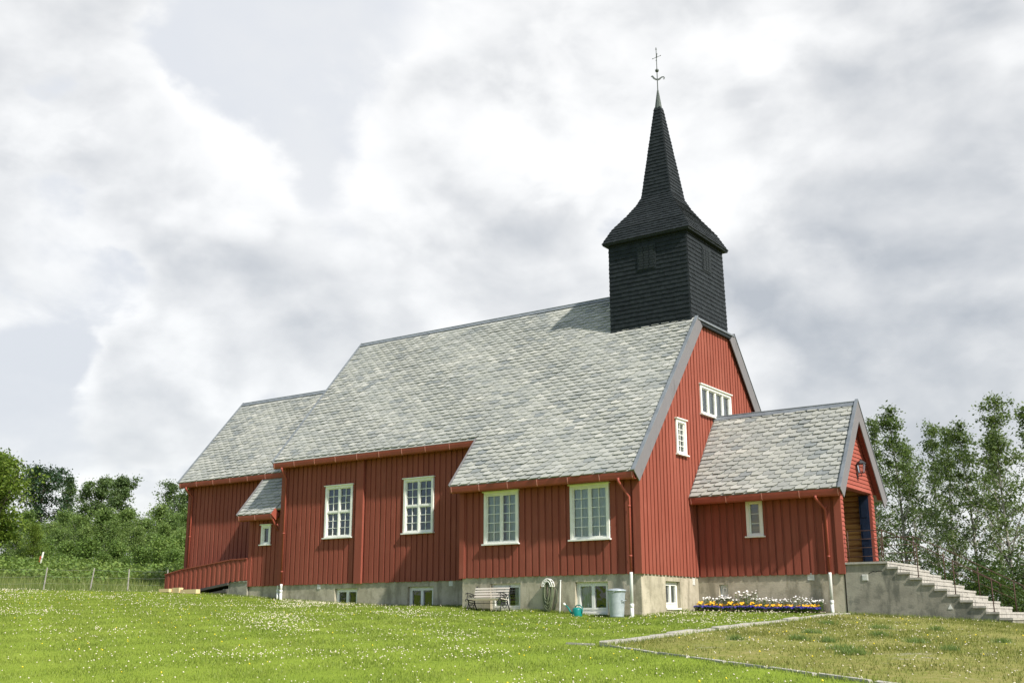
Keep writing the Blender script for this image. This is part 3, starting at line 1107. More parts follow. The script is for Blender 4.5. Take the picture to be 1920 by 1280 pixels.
# porch roof
PY, PH, PE, PZ = 5.77, 5.53, 3.45, 2.57
PX = 5.10
SP = (PH - PZ) / (PY - PE)
kp = 1 / math.hypot(1, SP)
roof('porch_roof', [(0.0, PX, PE, PZ, PY, PH), (0.0, PX, 2 * PY - PE, PZ, PY + .002, PH)],
     [((0, PE, PZ), (1, 0, 0), (0, kp, SP * kp), (0, -SP * kp, kp), int((PY - PE) / kp / .188), .188, 0.40, lambda j: (0.06, PX - .02))])

# ---- ridges, verges, bargeboards, gutters
def ridge_cap(x0, x1, y, z, s):
    mb = MB()
    k = 1 / math.hypot(1, s)
    for sg in (-1, 1):
        dv = Vector((0, sg * k, -s * k))
        n = Vector((0, sg * s * k, k))
        a, b = Vector((x0, y, z + .065)), Vector((x1, y, z + .065))
        mb.hexa(a, b, b + dv * .17, a + dv * .17, a + n * .012, b + n * .012, b + dv * .17 + n * .012, a + dv * .17 + n * .012)
    mb.tube([(x0, y, z + .085), (x1, y, z + .085)], .022, 6)
    return mb.build('ridge_cap', M['zinc'], church)


ridge_cap(-17.32, -3.2, YR, H, S)
ridge_cap(-25.04, -17.3, YR, HC, S)
ridge_cap(0.0, PX + .02, PY, PH, SP)


def rake(name, mat, x0, x1, ya, za, yb, zb, up, down, cut=False):
    """board along a gable edge in the y-z plane, from (ya,za) to (yb,zb)"""
    d = Vector((0, yb - ya, zb - za)).normalized()
    n = Vector((0, -d.z, d.y))
    if n.z < 0:
        n = -n
    a, b = Vector((x0, ya, za)), Vector((x0, yb, zb))

    def end(o):              # plumb cut where two rakes meet at a ridge
        if abs(yb - YR) < 1e-6 or abs(yb - PY) < 1e-6:
            q = a + n * o
            return q + d * ((yb - q.y) / d.y)
        return b + n * o
    mb = MB()
    mb.prism([a - n * down, end(-down), end(up), a + n * up], (x1 - x0, 0, 0))
    return mb.build(name, mat, church)


for sg in (1, -1):
    yy = (lambda y: y) if sg > 0 else (lambda y: 2 * YR - y)
    y0 = EW - .04
    y1 = 4.57
    rake('bargeboard', M['grey_wood'], XE, XE + .035, yy(y0), roof_z(y0), yy(y1), roof_z(y1), .075, .40)
    rake('verge_flashing', M['zinc'], XE - .06, XE + .060, yy(y0), roof_z(y0), yy(y1), roof_z(y1), .100, -.078)
    rake('verge_soffit', M['red'], 0.002, XE - .001, yy(EW + .05), roof_z(EW + .05), yy(y1), roof_z(y1), -.10, .13)
    rake('verge_board', M['grey_wood'], -7.03, -6.99, yy(EW - .02), roof_z(EW - .02), yy(EN), roof_z(EN), .075, .15)
    rake('verge_board', M['zinc'], -17.34, -17.29, yy(EN - .02), roof_z(EN - .02), YR, H, .085, .17)
    rake('verge_board', M['zinc'], -25.06, -25.01, yy(EC - .02), zc - .02 * S, YR, HC, .085, .17)
    pp = (lambda y: y) if sg > 0 else (lambda y: 2 * PY - y)
    pz = lambda y: PH - SP * (PY - y)
    rake('bargeboard', M['grey_wood'], PX, PX + .032, pp(PE - .05), pz(PE - .05), PY, PH, .075, .36)
    rake('verge_flashing', M['zinc'], PX - .05, PX + .055, pp(PE - .05), pz(PE - .05), PY, PH, .100, -.078)
    rake('verge_soffit', M['red_flat'], 4.87, PX - .002, pp(PE + .05), pz(PE + .05), PY, PH, -.10, .12)
rake('verge_board', M['grey_wood'], -19.555, -19.515, EV - .02, ZV - .02, 3.0, ZV + S * 1.7, .075, .15)
rake('verge_board', M['red_flat'], -17.462, -17.425, EV - .06, ZV - .08, 1.45, ZV + S * .15, .05, .30)
# strip that closes the cut-off gable under the tower
mb = MB()
mb.box(0.03, XE + .06, 4.50, 7.65, 8.93, 8.99)
mb.build('gable_flashing', M['zinc'], church)
mb = MB()
mb.box(-0.10, XE + .02, 4.60, 7.55, 8.80, 8.925)
mb.build('gable_trim', M['lattice'], church)


def gutter(x0, x1, y, z, ends=True):
    """red eaves board with the gutter in front of it; y, z = lower roof edge"""
    y += .105
    mb = MB()
    mb.box(x0, x1, y + .03, y + .06, z - .245, z - .01)
    f = mb.build('fascia', M['red_flat'], church)
    mb = MB()
    prof = [(-.125, -.005), (-.118, -.08), (-.100, -.175), (-.075, -.215), (.0, -.225), (.028, -.215), (.028, -.04)]
    inner = [(a * .93 + .004, b * .93) for a, b in prof[::-1]]
    mb.prism([(x0, y + a, z + b - .02) for a, b in prof + inner], (x1 - x0, 0, 0))
    g = mb.build('gutter', M['red_flat'], church)
    n = max(2, int((x1 - x0) / 1.12))
    for k in range(n + 1):
        mb = MB()
        x = x0 + .06 + (x1 - x0 - .12) * k / n
        for a, b in zip(prof[:-2], prof[1:-1]):
            mb.obox((x, y + (a[0] + b[0]) / 2 - .003, z - .02 + (a[1] + b[1]) / 2 - .003), (.012, 0, 0),
                    (0, (b[0] - a[0]) / 2, (b[1] - a[1]) / 2), (0, .004, .004))
        mb.build('gutter_bracket', M['joint'], g)
    return g


gutter(-7.0, XE - .02, EW, roof_z(EW))
gutter(-17.30, -7.05, EN, roof_z(EN))
gutter(-25.0, -17.1, EC, zc)
gutter(-19.5, -17.47, EV, ZV)
gutter(0.02, PX - .02, PE, PZ)
# flat soffits under the eaves
mb = MB()
mb.box(-6.98, XE - .03, EW + .06, -.002, roof_z(EW) - .16, roof_z(EW) - .13)
mb.box(-17.28, -7.05, EN + .06, 1.462, roof_z(EN) - .16, roof_z(EN) - .13)
mb.box(-24.98, -17.1, EC + .06, 3.0, zc - .16, zc - .13)
mb.box(-19.48, -17.48, EV + .06, 1.698, ZV - .16, ZV - .13)
mb.box(0.04, 4.97, PE + .06, 3.98, PZ - .16, PZ - .13)
mb.build('soffit', M['red'], church)
mb = MB()
mb.box(-24.8, -24.7, 2.75, 2.99, 4.40, 4.45)
mb.tube([(-24.72, 2.98, 4.15), (-24.72, 2.62, 4.56)], .03, 6)
mb.tube([(-17.50, 1.68, 2.2), (-17.50, 1.36, 2.62)], .035, 6)
mb.build('eaves_bracket', M['red_flat'], church)


def downpipe(pts, white, r=0.042):
    mb = MB()
    mb.tube(pts, r, 10)
    for z in (pts[-1][2] + .5, pts[-1][2] + 2.0):
        mb.lathe((pts[-1][0], pts[-1][1], z), [(r, -.03), (r + .008, -.03), (r + .008, .03), (r, .03)], 10)
    d = mb.build('downpipe', M['red_flat'], church, True)
    if white:
        mb = MB()
        x, y, z = pts[-1]
        zb = white
        mb.tube([(x, y, z + .02), (x, y, z - .05), (x, y, zb + .32)], r + .008, 12)
        mb.lathe((x, y, zb + .34), [(r + .01, -.06), (r + .022, -.05), (r + .022, .05), (r + .01, .06)], 12)
        mb.tube([(x, y, zb + .34), (x, y, zb - .25)], r + .014, 12)
        mb.build('downpipe_foot', M['pipe_white'], d, True)
    return d


downpipe([(-.46, EW - .03, 2.86), (-.46, EW - .02, 2.76), (-.31, -.09, 2.3), (-.31, -.09, 0.02)], gz(-.31, -.09))
downpipe([(4.30, PE - .02, 2.36), (4.30, PE, 2.28), (4.43, 3.90, 1.95), (4.43, 3.90, 0.02)], gz(4.43, 3.9))
downpipe([(-16.80, EN - .03, 4.62), (-16.80, EN, 4.55), (-16.84, 1.38, 4.2), (-16.84, 1.38, 0.02)], gz(-16.84, 1.38))
downpipe([(-17.30, 1.42, 2.4), (-17.24, 1.58, 2.3), (-17.24, 1.60, 0.02)], gz(-17.24, 1.6))
downpipe([(-24.50, EC - .03, 4.50), (-24.50, EC, 4.42), (-24.46, 2.92, 4.1), (-24.46, 2.92, 0.3)], 0)


# small ventilation grilles and the vent triangle
def grille(w, u, z, ww=.17, hh=.17, off=-.05):
    mb = MB()
    w.slab(mb, u - ww / 2, u + ww / 2, z - hh / 2, z + hh / 2, off, off + .012)
    for k in range(4):
        zz = z - hh / 2 + hh * (k + .5) / 4
        w.slab(mb, u - ww / 2 + .015, u + ww / 2 - .015, zz - .010, zz + .010, off + .012, off + .022)
    return mb.build('vent_grille', M['plaster_vent'], church)


grille(nave_s, -14.9, -.10)
grille(nave_s, -8.44, -.10)
grille(gable_e, 3.66, -.15, .16, .22)
grille(porch_s, 3.78, -.06, .22, .24)


# ---- the porch front: lapped boards round an open doorway
def lap(mb, w, u0, u1, z0, z1, clip=None, h=.135):
    z = z0
    while z < z1 - .01:
        zt = min(z + h, z1)
        a0, a1, b0, b1 = u0, u1, u0, u1
        if clip:
            a0, a1 = clip(z)
            b0, b1 = clip(zt)
            a0, a1, b0, b1 = max(a0, u0), min(a1, u1), max(b0, u0), min(b1, u1)
            if a1 - a0 < .05:
                break
            if b1 <= b0:
                b0 = b1 = (a0 + a1) / 2
        P = w.p
        mb.hexa(P(a0, z, -.04), P(a1, z, -.04), P(a1, z, .022), P(a0, z, .022), P(b0, zt, -.04), P(b1, zt, -.04), P(b1, zt, -.002), P(b0, zt, -.002))
        z += h


mb = MB()
lap(mb, porch_e, 4.018, 4.30, -.02, 2.72)
lap(mb, porch_e, 7.22, 7.50, -.02, 2.72)
lap(mb, porch_e, 3.7, 7.8, 2.72, 5.35, lambda z: (PY - (PH - .14 - z) / SP, PY + (PH - .14 - z) / SP))
mb.build('porch_front', M['red_lap'], church)
mb = MB()
porch_e.slab(mb, 4.02, 4.30, -.02, 2.72, -.20, -.041)
porch_e.slab(mb, 7.22, 7.50, -.02, 2.72, -.10, -.041)
porch_e.slab(mb, 4.02, 7.50, 2.70, 2.95, -.20, -.042)
mb.box(0.05, 4.66, 7.42, 7.54, 0.0, 2.9)
mb.build('porch_frame', M['red'], church)
for (y, sg) in ((7.40, -1), (4.10, 1)):       # bare log lining inside the porch
    mb = MB()
    for k in range(14):
        z = .30 + k * .185
        pr = [(0.0, -.085), (-.035, -.05), (-.045, 0), (-.035, .05), (0.0, .085)]
        mb.prism([(0.12, y - a * sg, z + b + .09) for a, b in pr], (4.50, 0, 0))
    mb.build('porch_lining', M['logs'], church)
mb = MB()
mb.box(0.10, 4.84, 4.02, 7.46, .20, .325)
mb.build('porch_floor', M['dark_deck'], church)
mb = MB()
mb.box(0.04, 4.8, 4.05, 7.45, 2.86, 2.94)
mb.build('porch_ceiling', M['logs'], church)
mb = MB()
mb.box(4.46, 4.78, 7.20, 7.26, .345, 2.66)
for z0 in (.5, 1.2, 1.95):
    mb.box(4.52, 4.72, 7.188, 7.199, z0, z0 + .55)
mb.build('porch_door', M['blue'], church)
mb = MB()
mb.box(0.04, 0.10, 5.0, 6.6, .33, 2.6)
mb.build('inner_door', M['blue'], church)
# wall lamp on the porch gable
mb = MB()
cx, cy, czl = 4.867 + .17, 5.91, 3.42
mb.box(4.86, 4.905, cy - .05, cy + .05, czl - .30, czl - .16)
mb.tube([(4.90, cy, czl - .24), (cx, cy, czl - .27), (cx, cy, czl - .16)], .014, 6)
lamp = mb.build('wall_lamp', M['black_iron'], church)
mb = MB()
q = [(cx + a * .075, cy + b * .075) for a, b in ((-1, -1), (1, -1), (1, 1), (-1, 1))]
q2 = [(cx + a * .11, cy + b * .11) for a, b in ((-1, -1), (1, -1), (1, 1), (-1, 1))]
for k in range(4):
    mb.tube([(*q[k], czl - .15), (*q2[k], czl + .14)], .011, 5)
    mb.tube([(*q[k], czl - .15), (*q[(k + 1) % 4], czl - .15)], .011, 5)
    mb.tube([(*q2[k], czl + .14), (*q2[(k + 1) % 4], czl + .14)], .013, 5)
mb.lathe((cx, cy, czl), [(.17, .14), (.17, .155), (.06, .25), (.03, .26), (.03, .29), (.0, .30)], 4)
mb.build('lamp_frame', M['black_iron'], lamp)
mb = MB()
for k in range(4):
    k2 = (k + 1) % 4
    mb.face((*q[k], czl - .15), (*q[k2], czl - .15), (*q2[k2], czl + .14), (*q2[k], czl + .14))
mb.build('lamp_glass', M['glass'], lamp)


# ---- tower and spire, clad in tarred shingles
def shingles(mb, bl, br, tl, tr, rows, w, th=0.028, taper=None):
    """one sloping or upright face: bottom-left, bottom-right, top-left, top-right seen from outside"""
    bl, br, tl, tr = Vector(bl), Vector(br), Vector(tl), Vector(tr)
    n = (br - bl).cross(tl - bl)
    n = n.normalized() if n.length > 0 else Vector((0, 0, 1))
    up = ((tl + tr) / 2 - (bl + br) / 2).normalized()
    for j in range(rows):
        s0, s1 = j / rows, min(1.0, (j + 1.35) / rows)
        L0, R0 = bl.lerp(tl, s0), br.lerp(tr, s0)
        L1, R1 = bl.lerp(tl, s1), br.lerp(tr, s1)
        wid = (R0 - L0).length
        m = max(1, int(round(wid / w)))
        off = .5 * (j % 2)
        cuts = [0.0] + [max(0, min(1, (k + off + random.uniform(-.12, .12)) / m)) for k in range(1 - (j % 2), m)] + [1.0]
        cuts = sorted(set(cuts))
        for a, b in zip(cuts[:-1], cuts[1:]):
            if b - a < .02 / max(wid, .02):
                continue
            t = th + random.uniform(-.005, .006)
            dr = up * random.uniform(-.014, .006)
            p0, p1 = L0.lerp(R0, a) + dr, L0.lerp(R0, b) + dr
            q1, q0 = L1.lerp(R1, b), L1.lerp(R1, a)
            i = len(mb.v)
            e = .003 if b < 1 else 0
            p1 = p1.lerp(p0, e)
            mb.v.extend([tuple(p0 + n * t), tuple(p1 + n * t), tuple(q1 + n * .002), tuple(q0 + n * .002), tuple(p0 - n * .01), tuple(p1 - n * .01)])
            mb.f += [(i, i + 1, i + 2, i + 3), (i + 1, i, i + 4, i + 5), (i + 4, i, i + 3), (i + 1, i + 5, i + 2)]


TX0, TX1, TY0, TY1 = -3.378, -0.125, 4.51, 7.64
TCX, TCY = (TX0 + TX1) / 2, (TY0 + TY1) / 2


def lean(p):
    return (p[0] - .0117 * (p[2] - 9.0), p[1], p[2])


def ring(hx, hy, z):
    return [lean((TCX - hx, TCY - hy, z)), lean((TCX + hx, TCY - hy, z)), lean((TCX + hx, TCY + hy, z)), lean((TCX - hx, TCY + hy, z))]


hx, hy = (TX1 - TX0) / 2, (TY1 - TY0) / 2
mb = MB()
r0, r1 = ring(hx - .01, hy - .01, 8.85), ring(hx - .03, hy - .03, 12.50)
mb.hexa(*r0, *r1)
tower = mb.build('tower', M['tar'], church)
mb = MB()
r0, r1 = ring(hx, hy, 8.92), ring(hx - .02, hy - .02, 12.40)
for k in range(4):
    k2 = (k + 1) % 4
    shingles(mb, r0[k], r0[k2], r1[k], r1[k2], 21, .125, .034)
mb.build('tower_shingles', M['tar'], tower)
mb = MB()
prof = [(hx + .17, hy + .17, 12.40), (hx - .12, hy - .10, 12.98), (1.06, 1.03, 13.60), (.78, .76, 14.04), (.615, .60, 14.40), (.12, .12, 18.25)]
rings = [ring(*p) for p in prof]
nrows = [5, 5, 4, 3, 26]
core = MB()
for i in range(len(rings) - 1):
    a, b = rings[i], rings[i + 1]
    core.hexa(*a, *b)
    for k in range(4):
        k2 = (k + 1) % 4
        shingles(mb, a[k], a[k2], b[k], b[k2], nrows[i], .12, .032)
sp = core.build('spire', M['tar'], tower)
mb.build('spire_shingles', M['tar'], tower)
mb = MB()
mb.hexa(*ring(hx + .15, hy + .15, 12.33), *ring(hx + .17, hy + .17, 12.399))
mb.build('cornice', M['tar'], tower)
# bell louvres
mb = MB()
for k in range(3):
    u = -2.14 + k * .226
    for j in range(9):
        z = 11.16 + j * .099
        mb.box(u + (.03 if j % 2 else 0), u + (.03 if j % 2 else 0) + .19, 4.455, 4.475, z, z + .085)
mb.box(-2.19, -1.42, 4.476, 4.52, 11.12, 12.07)
mb.build('louvre', M['lattice'], tower)
mb = MB()
for k in range(3):
    u = 5.76 + k * .22
    for j in range(9):
        z = 11.14 + j * .099
        mb.box(-.125, -.105, u + (.03 if j % 2 else 0), u + (.03 if j % 2 else 0) + .18, z, z + .085)
mb.box(-.16, -.126, 5.72, 6.46, 11.10, 12.05)
mb.build('louvre', M['lattice'], tower)
# metal tip, rod, ball, vane, star
mb = MB()
tipx = TCX - .0117 * 9.6
mb.lathe((tipx, TCY, 18.2), [(.155, 0), (.12, .25), (.075, .55), (.035, .80), (.028, .82), (.0, .83)], 8)
mb.build('spire_cap', M['copper'], tower)
mb = MB()
mb.tube([(tipx, TCY, 18.9), (tipx - .01, TCY, 20.9)], [.022, .014], 8)
mb.lathe((tipx - .01, TCY, 20.80), [(.014, 0), (.03, .02), (.0, .12)], 8)
mb.build('finial_rod', M['copper'], tower)
mb = MB()
mb.ball((tipx - .005, TCY, 19.88), .075, 14, 8)
mb.build('finial_ball', M['copper'], tower, True)
mb = MB()
vp = [(-.25, .10), (-.21, .115), (-.17, .04), (-.08, -.03), (.02, -.055), (.10, -.03), (.17, .05), (.24, .075), (.26, .02), (.22, -.005), (.27, -.02),
      (.30, .04), (.27, .11), (.18, .11), (.10, .06), (.03, .02), (-.05, .03), (-.12, .09), (-.17, .17), (-.23, .16)]
ca, sa = math.cos(.5), math.sin(.5)
mb.prism([(tipx + a * ca, TCY + a * sa - .008, 19.50 + b) for a, b in vp], (-.016 * sa, .016 * ca, 0))
mb.build('weather_vane', M['copper'], tower)
mb = MB()
for a, b in ((.16, .07), (.10, -.13)):
    mb.tube([(tipx - a * .9, TCY - b, 20.47 - .06), (tipx + a * .9, TCY + b, 20.47 + .06)], .010, 6)
    for sg in (-1, 1):
        mb.ball((tipx + sg * a * .9, TCY + sg * b, 20.47 + sg * .06), .020, 6, 4)
mb.ball((tipx, TCY, 20.47), .032, 8, 6)
mb.build('finial_star', M['copper'], tower)


# ------------------------------------------------------------------ entrance stairs
stairs = thing('entrance_stairs', 'grey concrete entrance stairs with stone treads and thin rusty railings', 'stairs', (6.9, 5.8, -1.4))
YN, YF = 3.982, 7.62
nose = [6.18] + [6.18 + .297 + .338 * k for k in range(10)]
lev = [0.33 - .1655 * k for k in range(11)]
lev[0] = .325
mb = MB()
top = [(4.872, .265)]
for k in range(11):
    top.append((nose[k] - .03, lev[k] - .062))
    if k < 10:
        top.append((nose[k] - .03, lev[k + 1] - .062))
poly = [(4.872, -2.2)] + top + [(nose[10] - .03, -2.2)]
mb.prism([(x, YN + .03, z) for x, z in poly], (0, YF - YN - .06, 0))
mb.build('stair_body', M['stair'], stairs)
mb = MB()
xs_ = 4.874
mb.hexa((xs_, YN - .03, .268), (nose[0], YN - .03, .268), (nose[0], YF, .268), (xs_, YF, .268),
        (xs_, YN - .03, .330), (nose[0], YN - .03, .330), (nose[0], YF, .330), (xs_, YF, .330))
mb.build('landing_slab', M['tread'], stairs)
for k in range(1, 11):
    mb = MB()
    x0, x1, z = nose[k - 1] - .027, nose[k], lev[k]
    y = YN - .02
    cuts = sorted(random.uniform(0, 1) for _ in range(2))
    ys = [y, y + (YF - y) * (.25 + .2 * cuts[0]), y + (YF - y) * (.62 + .2 * cuts[1]), YF]
    for a, b in zip(ys[:-1], ys[1:]):
        j = random.uniform(-.006, .006)
        mb.hexa((x0, a + .004, z - .06), (x1 + j, a + .004, z - .06), (x1 + j, b - .004, z - .06), (x0, b - .004, z - .06),
                (x0, a + .004, z + j * .5), (x1 + j, a + .004, z + j * .5), (x1 + j, b - .004, z + j * .5), (x0, b - .004, z + j * .5))
    t = mb.build('tread', M['tread'], stairs)
    mb = MB()          # pale split stones of the riser above this tread
    y = YN + .03
    while y < YF - .1:
        w = random.uniform(.16, .42)
        e = min(y + w, YF - .03)
        mb.box(nose[k - 1] - .030, nose[k - 1] - .018 + random.uniform(-.004, .006), y + .004, e - .004, z + .004, lev[k - 1] - .066)
        y = e
    mb.build('riser', M['tread'], t)


def rail_post(x, y, z0, h=.98):
    mb = MB()
    mb.tube([(x, y, z0 - .05), (x, y, z0 + h)], .016, 8)
    mb.lathe((x, y, z0 + .002), [(.0, .012), (.045, .010), (.045, 0)], 8)
    return mb.build('railing_post', M['iron'], stairs, True)


def step_top(x):
    k = min([i for i in range(11) if nose[i] >= x] or [10])
    return lev[k]


for x in (5.0, 6.05):
    rail_post(x, 4.10, .33, .95)
    rail_post(x, 7.50, .33, .95)
for x in (7.02, 8.02, 9.02):
    rail_post(x, 4.10, step_top(x), .92 if x > 8.5 else .95)
for x in (6.95, 7.95, 8.97):
    rail_post(x, 7.50, step_top(x), .90)
for y in (4.10, 7.50):
    mb = MB()
    mb.tube([(5.0, y, 1.27), (6.05, y, 1.27), (7.02, y, .82), (8.02, y, .29), (9.02, y, -.25), (9.22, y, -.36), (9.26, y, -.44), (9.20, y, -.49)], .014, 8)
    mb.build('handrail', M['iron'], stairs, True)
    for z in (.50, .76, 1.02):
        mb = MB()
        mb.tube([(5.0, y, z), (6.05, y, z)], .010, 6)
        mb.build('rail_bar', M['iron'], stairs, True)
    for dz in (.34, .62):
        mb = MB()
        mb.tube([(6.05, y, .33 + dz), (7.02, y, -.14 + dz), (8.02, y, -.63 + dz), (9.02, y, -1.14 + dz)], .008, 6)
        if y > 5:
            mb.build('rail_bar', M['iron'], stairs, True)
mb = MB()
porch_s.slab(mb, 5.38, 5.56, -.22, -.04, -.03, -.012)
for k in range(4):
    porch_s.slab(mb, 5.40, 5.54, -.205 + k * .042, -.185 + k * .042, -.012, -.004)
mb.build('vent_grille', M['plaster_vent'], stairs)
mb = MB()
mb.prism([(7.78, 4.0, -1.08), (7.93, 4.0, -1.08), (7.86, 4.0, -.94)], (0, .02, 0))
mb.build('vent_cover', M['plaster_vent'], stairs)
crack = [(5.58, -.02), (5.66, .02), (5.72, .045), (5.80, .03), (5.87, .05), (5.96, .05), (6.0, .03)]
mb = MB()
for a, b in zip(crack[:-1], crack[1:]):
    mb.face((a[0], 4.0095, a[1] - .012), (b[0], 4.0095, b[1] - .010), (b[0], 4.0095, b[1] + .006), (a[0], 4.0095, a[1] + .012))
mb.build('crack', M['dark'], stairs)

# ------------------------------------------------------------------ ramp at the far end
ramp = thing('access_ramp', 'red boarded ramp with sloping solid railing beside the vestry door', 'ramp', (-21.5, 2.2, -.2))
rtop = [(-24.32, .57), (-23.2, .76), (-20.1, 1.08), (-19.16, 1.10)]
rbot = [(-24.32, -.20), (-22.6, -.16), (-21.15, .06), (-19.98, .19), (-19.16, .25)]


def interp(t, pts):
    for a, b in zip(pts[:-1], pts[1:]):
        if t <= b[0]:
            return a[1] + (b[1] - a[1]) * (t - a[0]) / (b[0] - a[0])
    return pts[-1][1]


mb = MB()
x = -24.32
while x < -19.2:
    e = min(x + .148, -19.16)
    d = .022 if int((x + 30) / .148) % 2 else 0
    mb.hexa((x, 1.62 - d, interp(x, rbot)), (e - .006, 1.62 - d, interp(e, rbot)), (e - .006, 1.66, interp(e, rbot)), (x, 1.66, interp(x, rbot)),
            (x, 1.62 - d, interp(x, rtop)), (e - .006, 1.62 - d, interp(e, rtop)), (e - .006, 1.66, interp(e, rtop)), (x, 1.66, interp(x, rtop)))
    x = e
mb.build('railing_boards', M['red'], ramp)
mb = MB()
for a, b in zip(rtop[:-1], rtop[1:]):
    mb.hexa((a[0], 1.57, a[1]), (b[0], 1.57, b[1]), (b[0], 1.70, b[1]), (a[0], 1.70, a[1]),
            (a[0], 1.57, a[1] + .04), (b[0], 1.57, b[1] + .04), (b[0], 1.70, b[1] + .04), (a[0], 1.70, a[1] + .04))
mb.build('cap_rail', M['red'], ramp)
mb = MB()
mb.hexa((-23.4, 1.56, -.34), (-20.2, 1.56, .07), (-20.2, 2.9, .07), (-23.4, 2.9, -.34), (-23.4, 1.56, -.24), (-20.2, 1.56, .17), (-20.2, 2.9, .17), (-23.4, 2.9, -.24))
mb.hexa((-23.0, 1.58, -.56), (-20.3, 1.58, -.22), (-20.3, 1.7, -.22), (-23.0, 1.7, -.56), (-23.0, 1.58, -.42), (-20.3, 1.58, -.10), (-20.3, 1.7, -.10), (-23.0, 1.7, -.42))
mb.build('ramp_deck', M['dark_deck'], ramp)
mb = MB()
mb.box(-20.25, -19.13, 1.66, 2.95, -1.5, .17)
mb.box(-20.55, -20.24, 1.64, 2.95, -1.5, -.08)
mb.box(-20.28, -19.13, 1.62, 2.95, .172, .225)
mb.build('landing', M['stair'], ramp)

# three pale planks left on the grass by the ramp
for (x0, x1, yy, z, hh, lab) in ((-22.62, -21.55, 1.10, 0, .17, 'long pale yellow timber plank lying at the foot of the red ramp'),
                                 (-23.18, -22.68, 1.12, 0, .21, 'short stubby pale timber offcut in the middle of the row beside the ramp'),
                                 (-23.92, -23.22, 1.02, 0, .14, 'weathered pale timber plank at the far left end under the ramp railing')):
    mb = MB()
    g = gz((x0 + x1) / 2, yy) + .02
    t = random.uniform(-.03, .03)
    mb.hexa((x0, yy + t, g), (x1, yy - t, g), (x1, yy + .22 - t, g), (x0, yy + .22 + t, g),
            (x0, yy + t, g + hh), (x1, yy - t, g + hh), (x1, yy + .22 - t, g + hh), (x0, yy + .22 + t, g + hh))
    tag(mb.build('timber_plank', M['pine'], loc=(x0, yy, g)), lab, 'plank', 'timber left beside the ramp')

# ------------------------------------------------------------------ bench
bx0, bx1, byf, byb = -6.10, -4.78, -.64, -.12
bg = (gz(bx0, -.4) + gz(bx1, -.4)) / 2
bench = thing('park_bench', 'slatted wooden garden bench with black cast iron ends against the grey base wall', 'bench', (-5.44, -.4, bg))


def bench_end(x):
    mb = MB()
    T = lambda pts, r=.016: mb.tube([(x, y, bg + z) for y, z in pts], r, 6)
    T([(byf - .02, -.05), (byf + .02, .08), (byf + .08, .22), (byf + .10, .30), (byf + .03, .375), (byf - .05, .38), (byf - .075, .34), (byf - .04, .32)], .018)
    T([(byb + .03, -.05), (byb - .01, .10), (byb - .09, .25), (byb - .10, .34)], .018)
    T([(byf + .10, .30), (-.38, .27), (byb - .09, .28)], .014)
    T([(byf + .05, .37), (-.38, .345), (byb - .12, .33)], .016)
    T([(byb - .12, .33), (byb - .07, .48), (byb, .70), (byb + .03, .78), (byb + .07, .79)], .018)
    T([(byf + .02, .38), (byf + .01, .46), (byf + .06, .53), (byf + .0, .585), (byf - .05, .57), (byf - .05, .53)], .015)
    T([(byf + .04, .585), (-.40, .555), (byb - .08, .50)], .016)
    for y0, y1 in ((byf + .09, -.42), (-.42, byb - .14)):          # scrollwork
        c = ((y0 + y1) / 2, .455)
        T([(c[0] + .065 * math.cos(a) * (1 - a / 14), c[1] + .075 * math.sin(a) * (1 - a / 14)) for a in [k * .5 for k in range(18)]], .010)
    T([(byf + .09, .26), (-.48, .14), (-.38, .10), (-.27, .14), (byb - .09, .24)], .011)
    T([(-.45, .26), (-.40, .18), (-.35, .26)], .009)
    T([(-.52, .25), (-.46, .16), (-.42, .24)], .008)
    T([(-.34, .24), (-.29, .17), (-.24, .26)], .008)
    return mb.build('bench_end', M['black_iron'], bench, True)


bench_end(bx0)
bench_end(bx1)
for k in range(5):
    mb = MB()
    y = byf + .05 + k * .083
    z = bg + .385 - .010 * k
    mb.box(bx0 - .03, bx1 + .03, y - .034, y + .034, z, z + .026)
    mb.build('seat_slat', M['bench_wood'], bench)
for k in range(4):
    mb = MB()
    t = k / 3
    y, z = byb - .075 + .075 * t, bg + .475 + .25 * t
    mb.obox(((bx0 + bx1) / 2, y - .022, z), ((bx1 - bx0) / 2 + .02, 0, 0), (0, .011, 0), (0, .009, .027))
    mb.build('back_slat', M['bench_wood'], bench)
mb = MB()
mb.tube([(bx0, -.38, bg + .26), (bx1, -.38, bg + .26)], .010, 6)
mb.build('stretcher', M['black_iron'], bench)

# ------------------------------------------------------------------ hose and hanger, rod, can, bin
hg = thing('hose_hanger', 'white arched hose hanger fixed to the grey base wall', 'hose hanger', (-3.34, .05, -.33))
mb = MB()
for r in (.19, .125):
    for y in (.03, -.10):
        mb.tube([(-3.34 + r * math.cos(a), y, -.33 + r * 1.25 * math.sin(a)) for a in [math.pi * k / 12 for k in range(13)]], .017, 6)
for k in range(7):
    a = math.pi * k / 6
    mb.tube([(-3.34 + .10 * math.cos(a), -.10, -.33 + .125 * math.sin(a)), (-3.34 + .19 * math.cos(a), -.10, -.33 + .2375 * math.sin(a))], .013, 6)
    mb.tube([(-3.34 + .19 * math.cos(a), .05, -.33 + .2375 * math.sin(a)), (-3.34 + .19 * math.cos(a), -.11, -.33 + .2375 * math.sin(a))], .012, 6)
mb.build('hanger_arch', M['white'], hg)
hose = thing('garden_hose', 'dull green garden hose coiled in long hanging loops under the white hanger', 'hose', (-3.34, -.05, -1.0))
mb = MB()
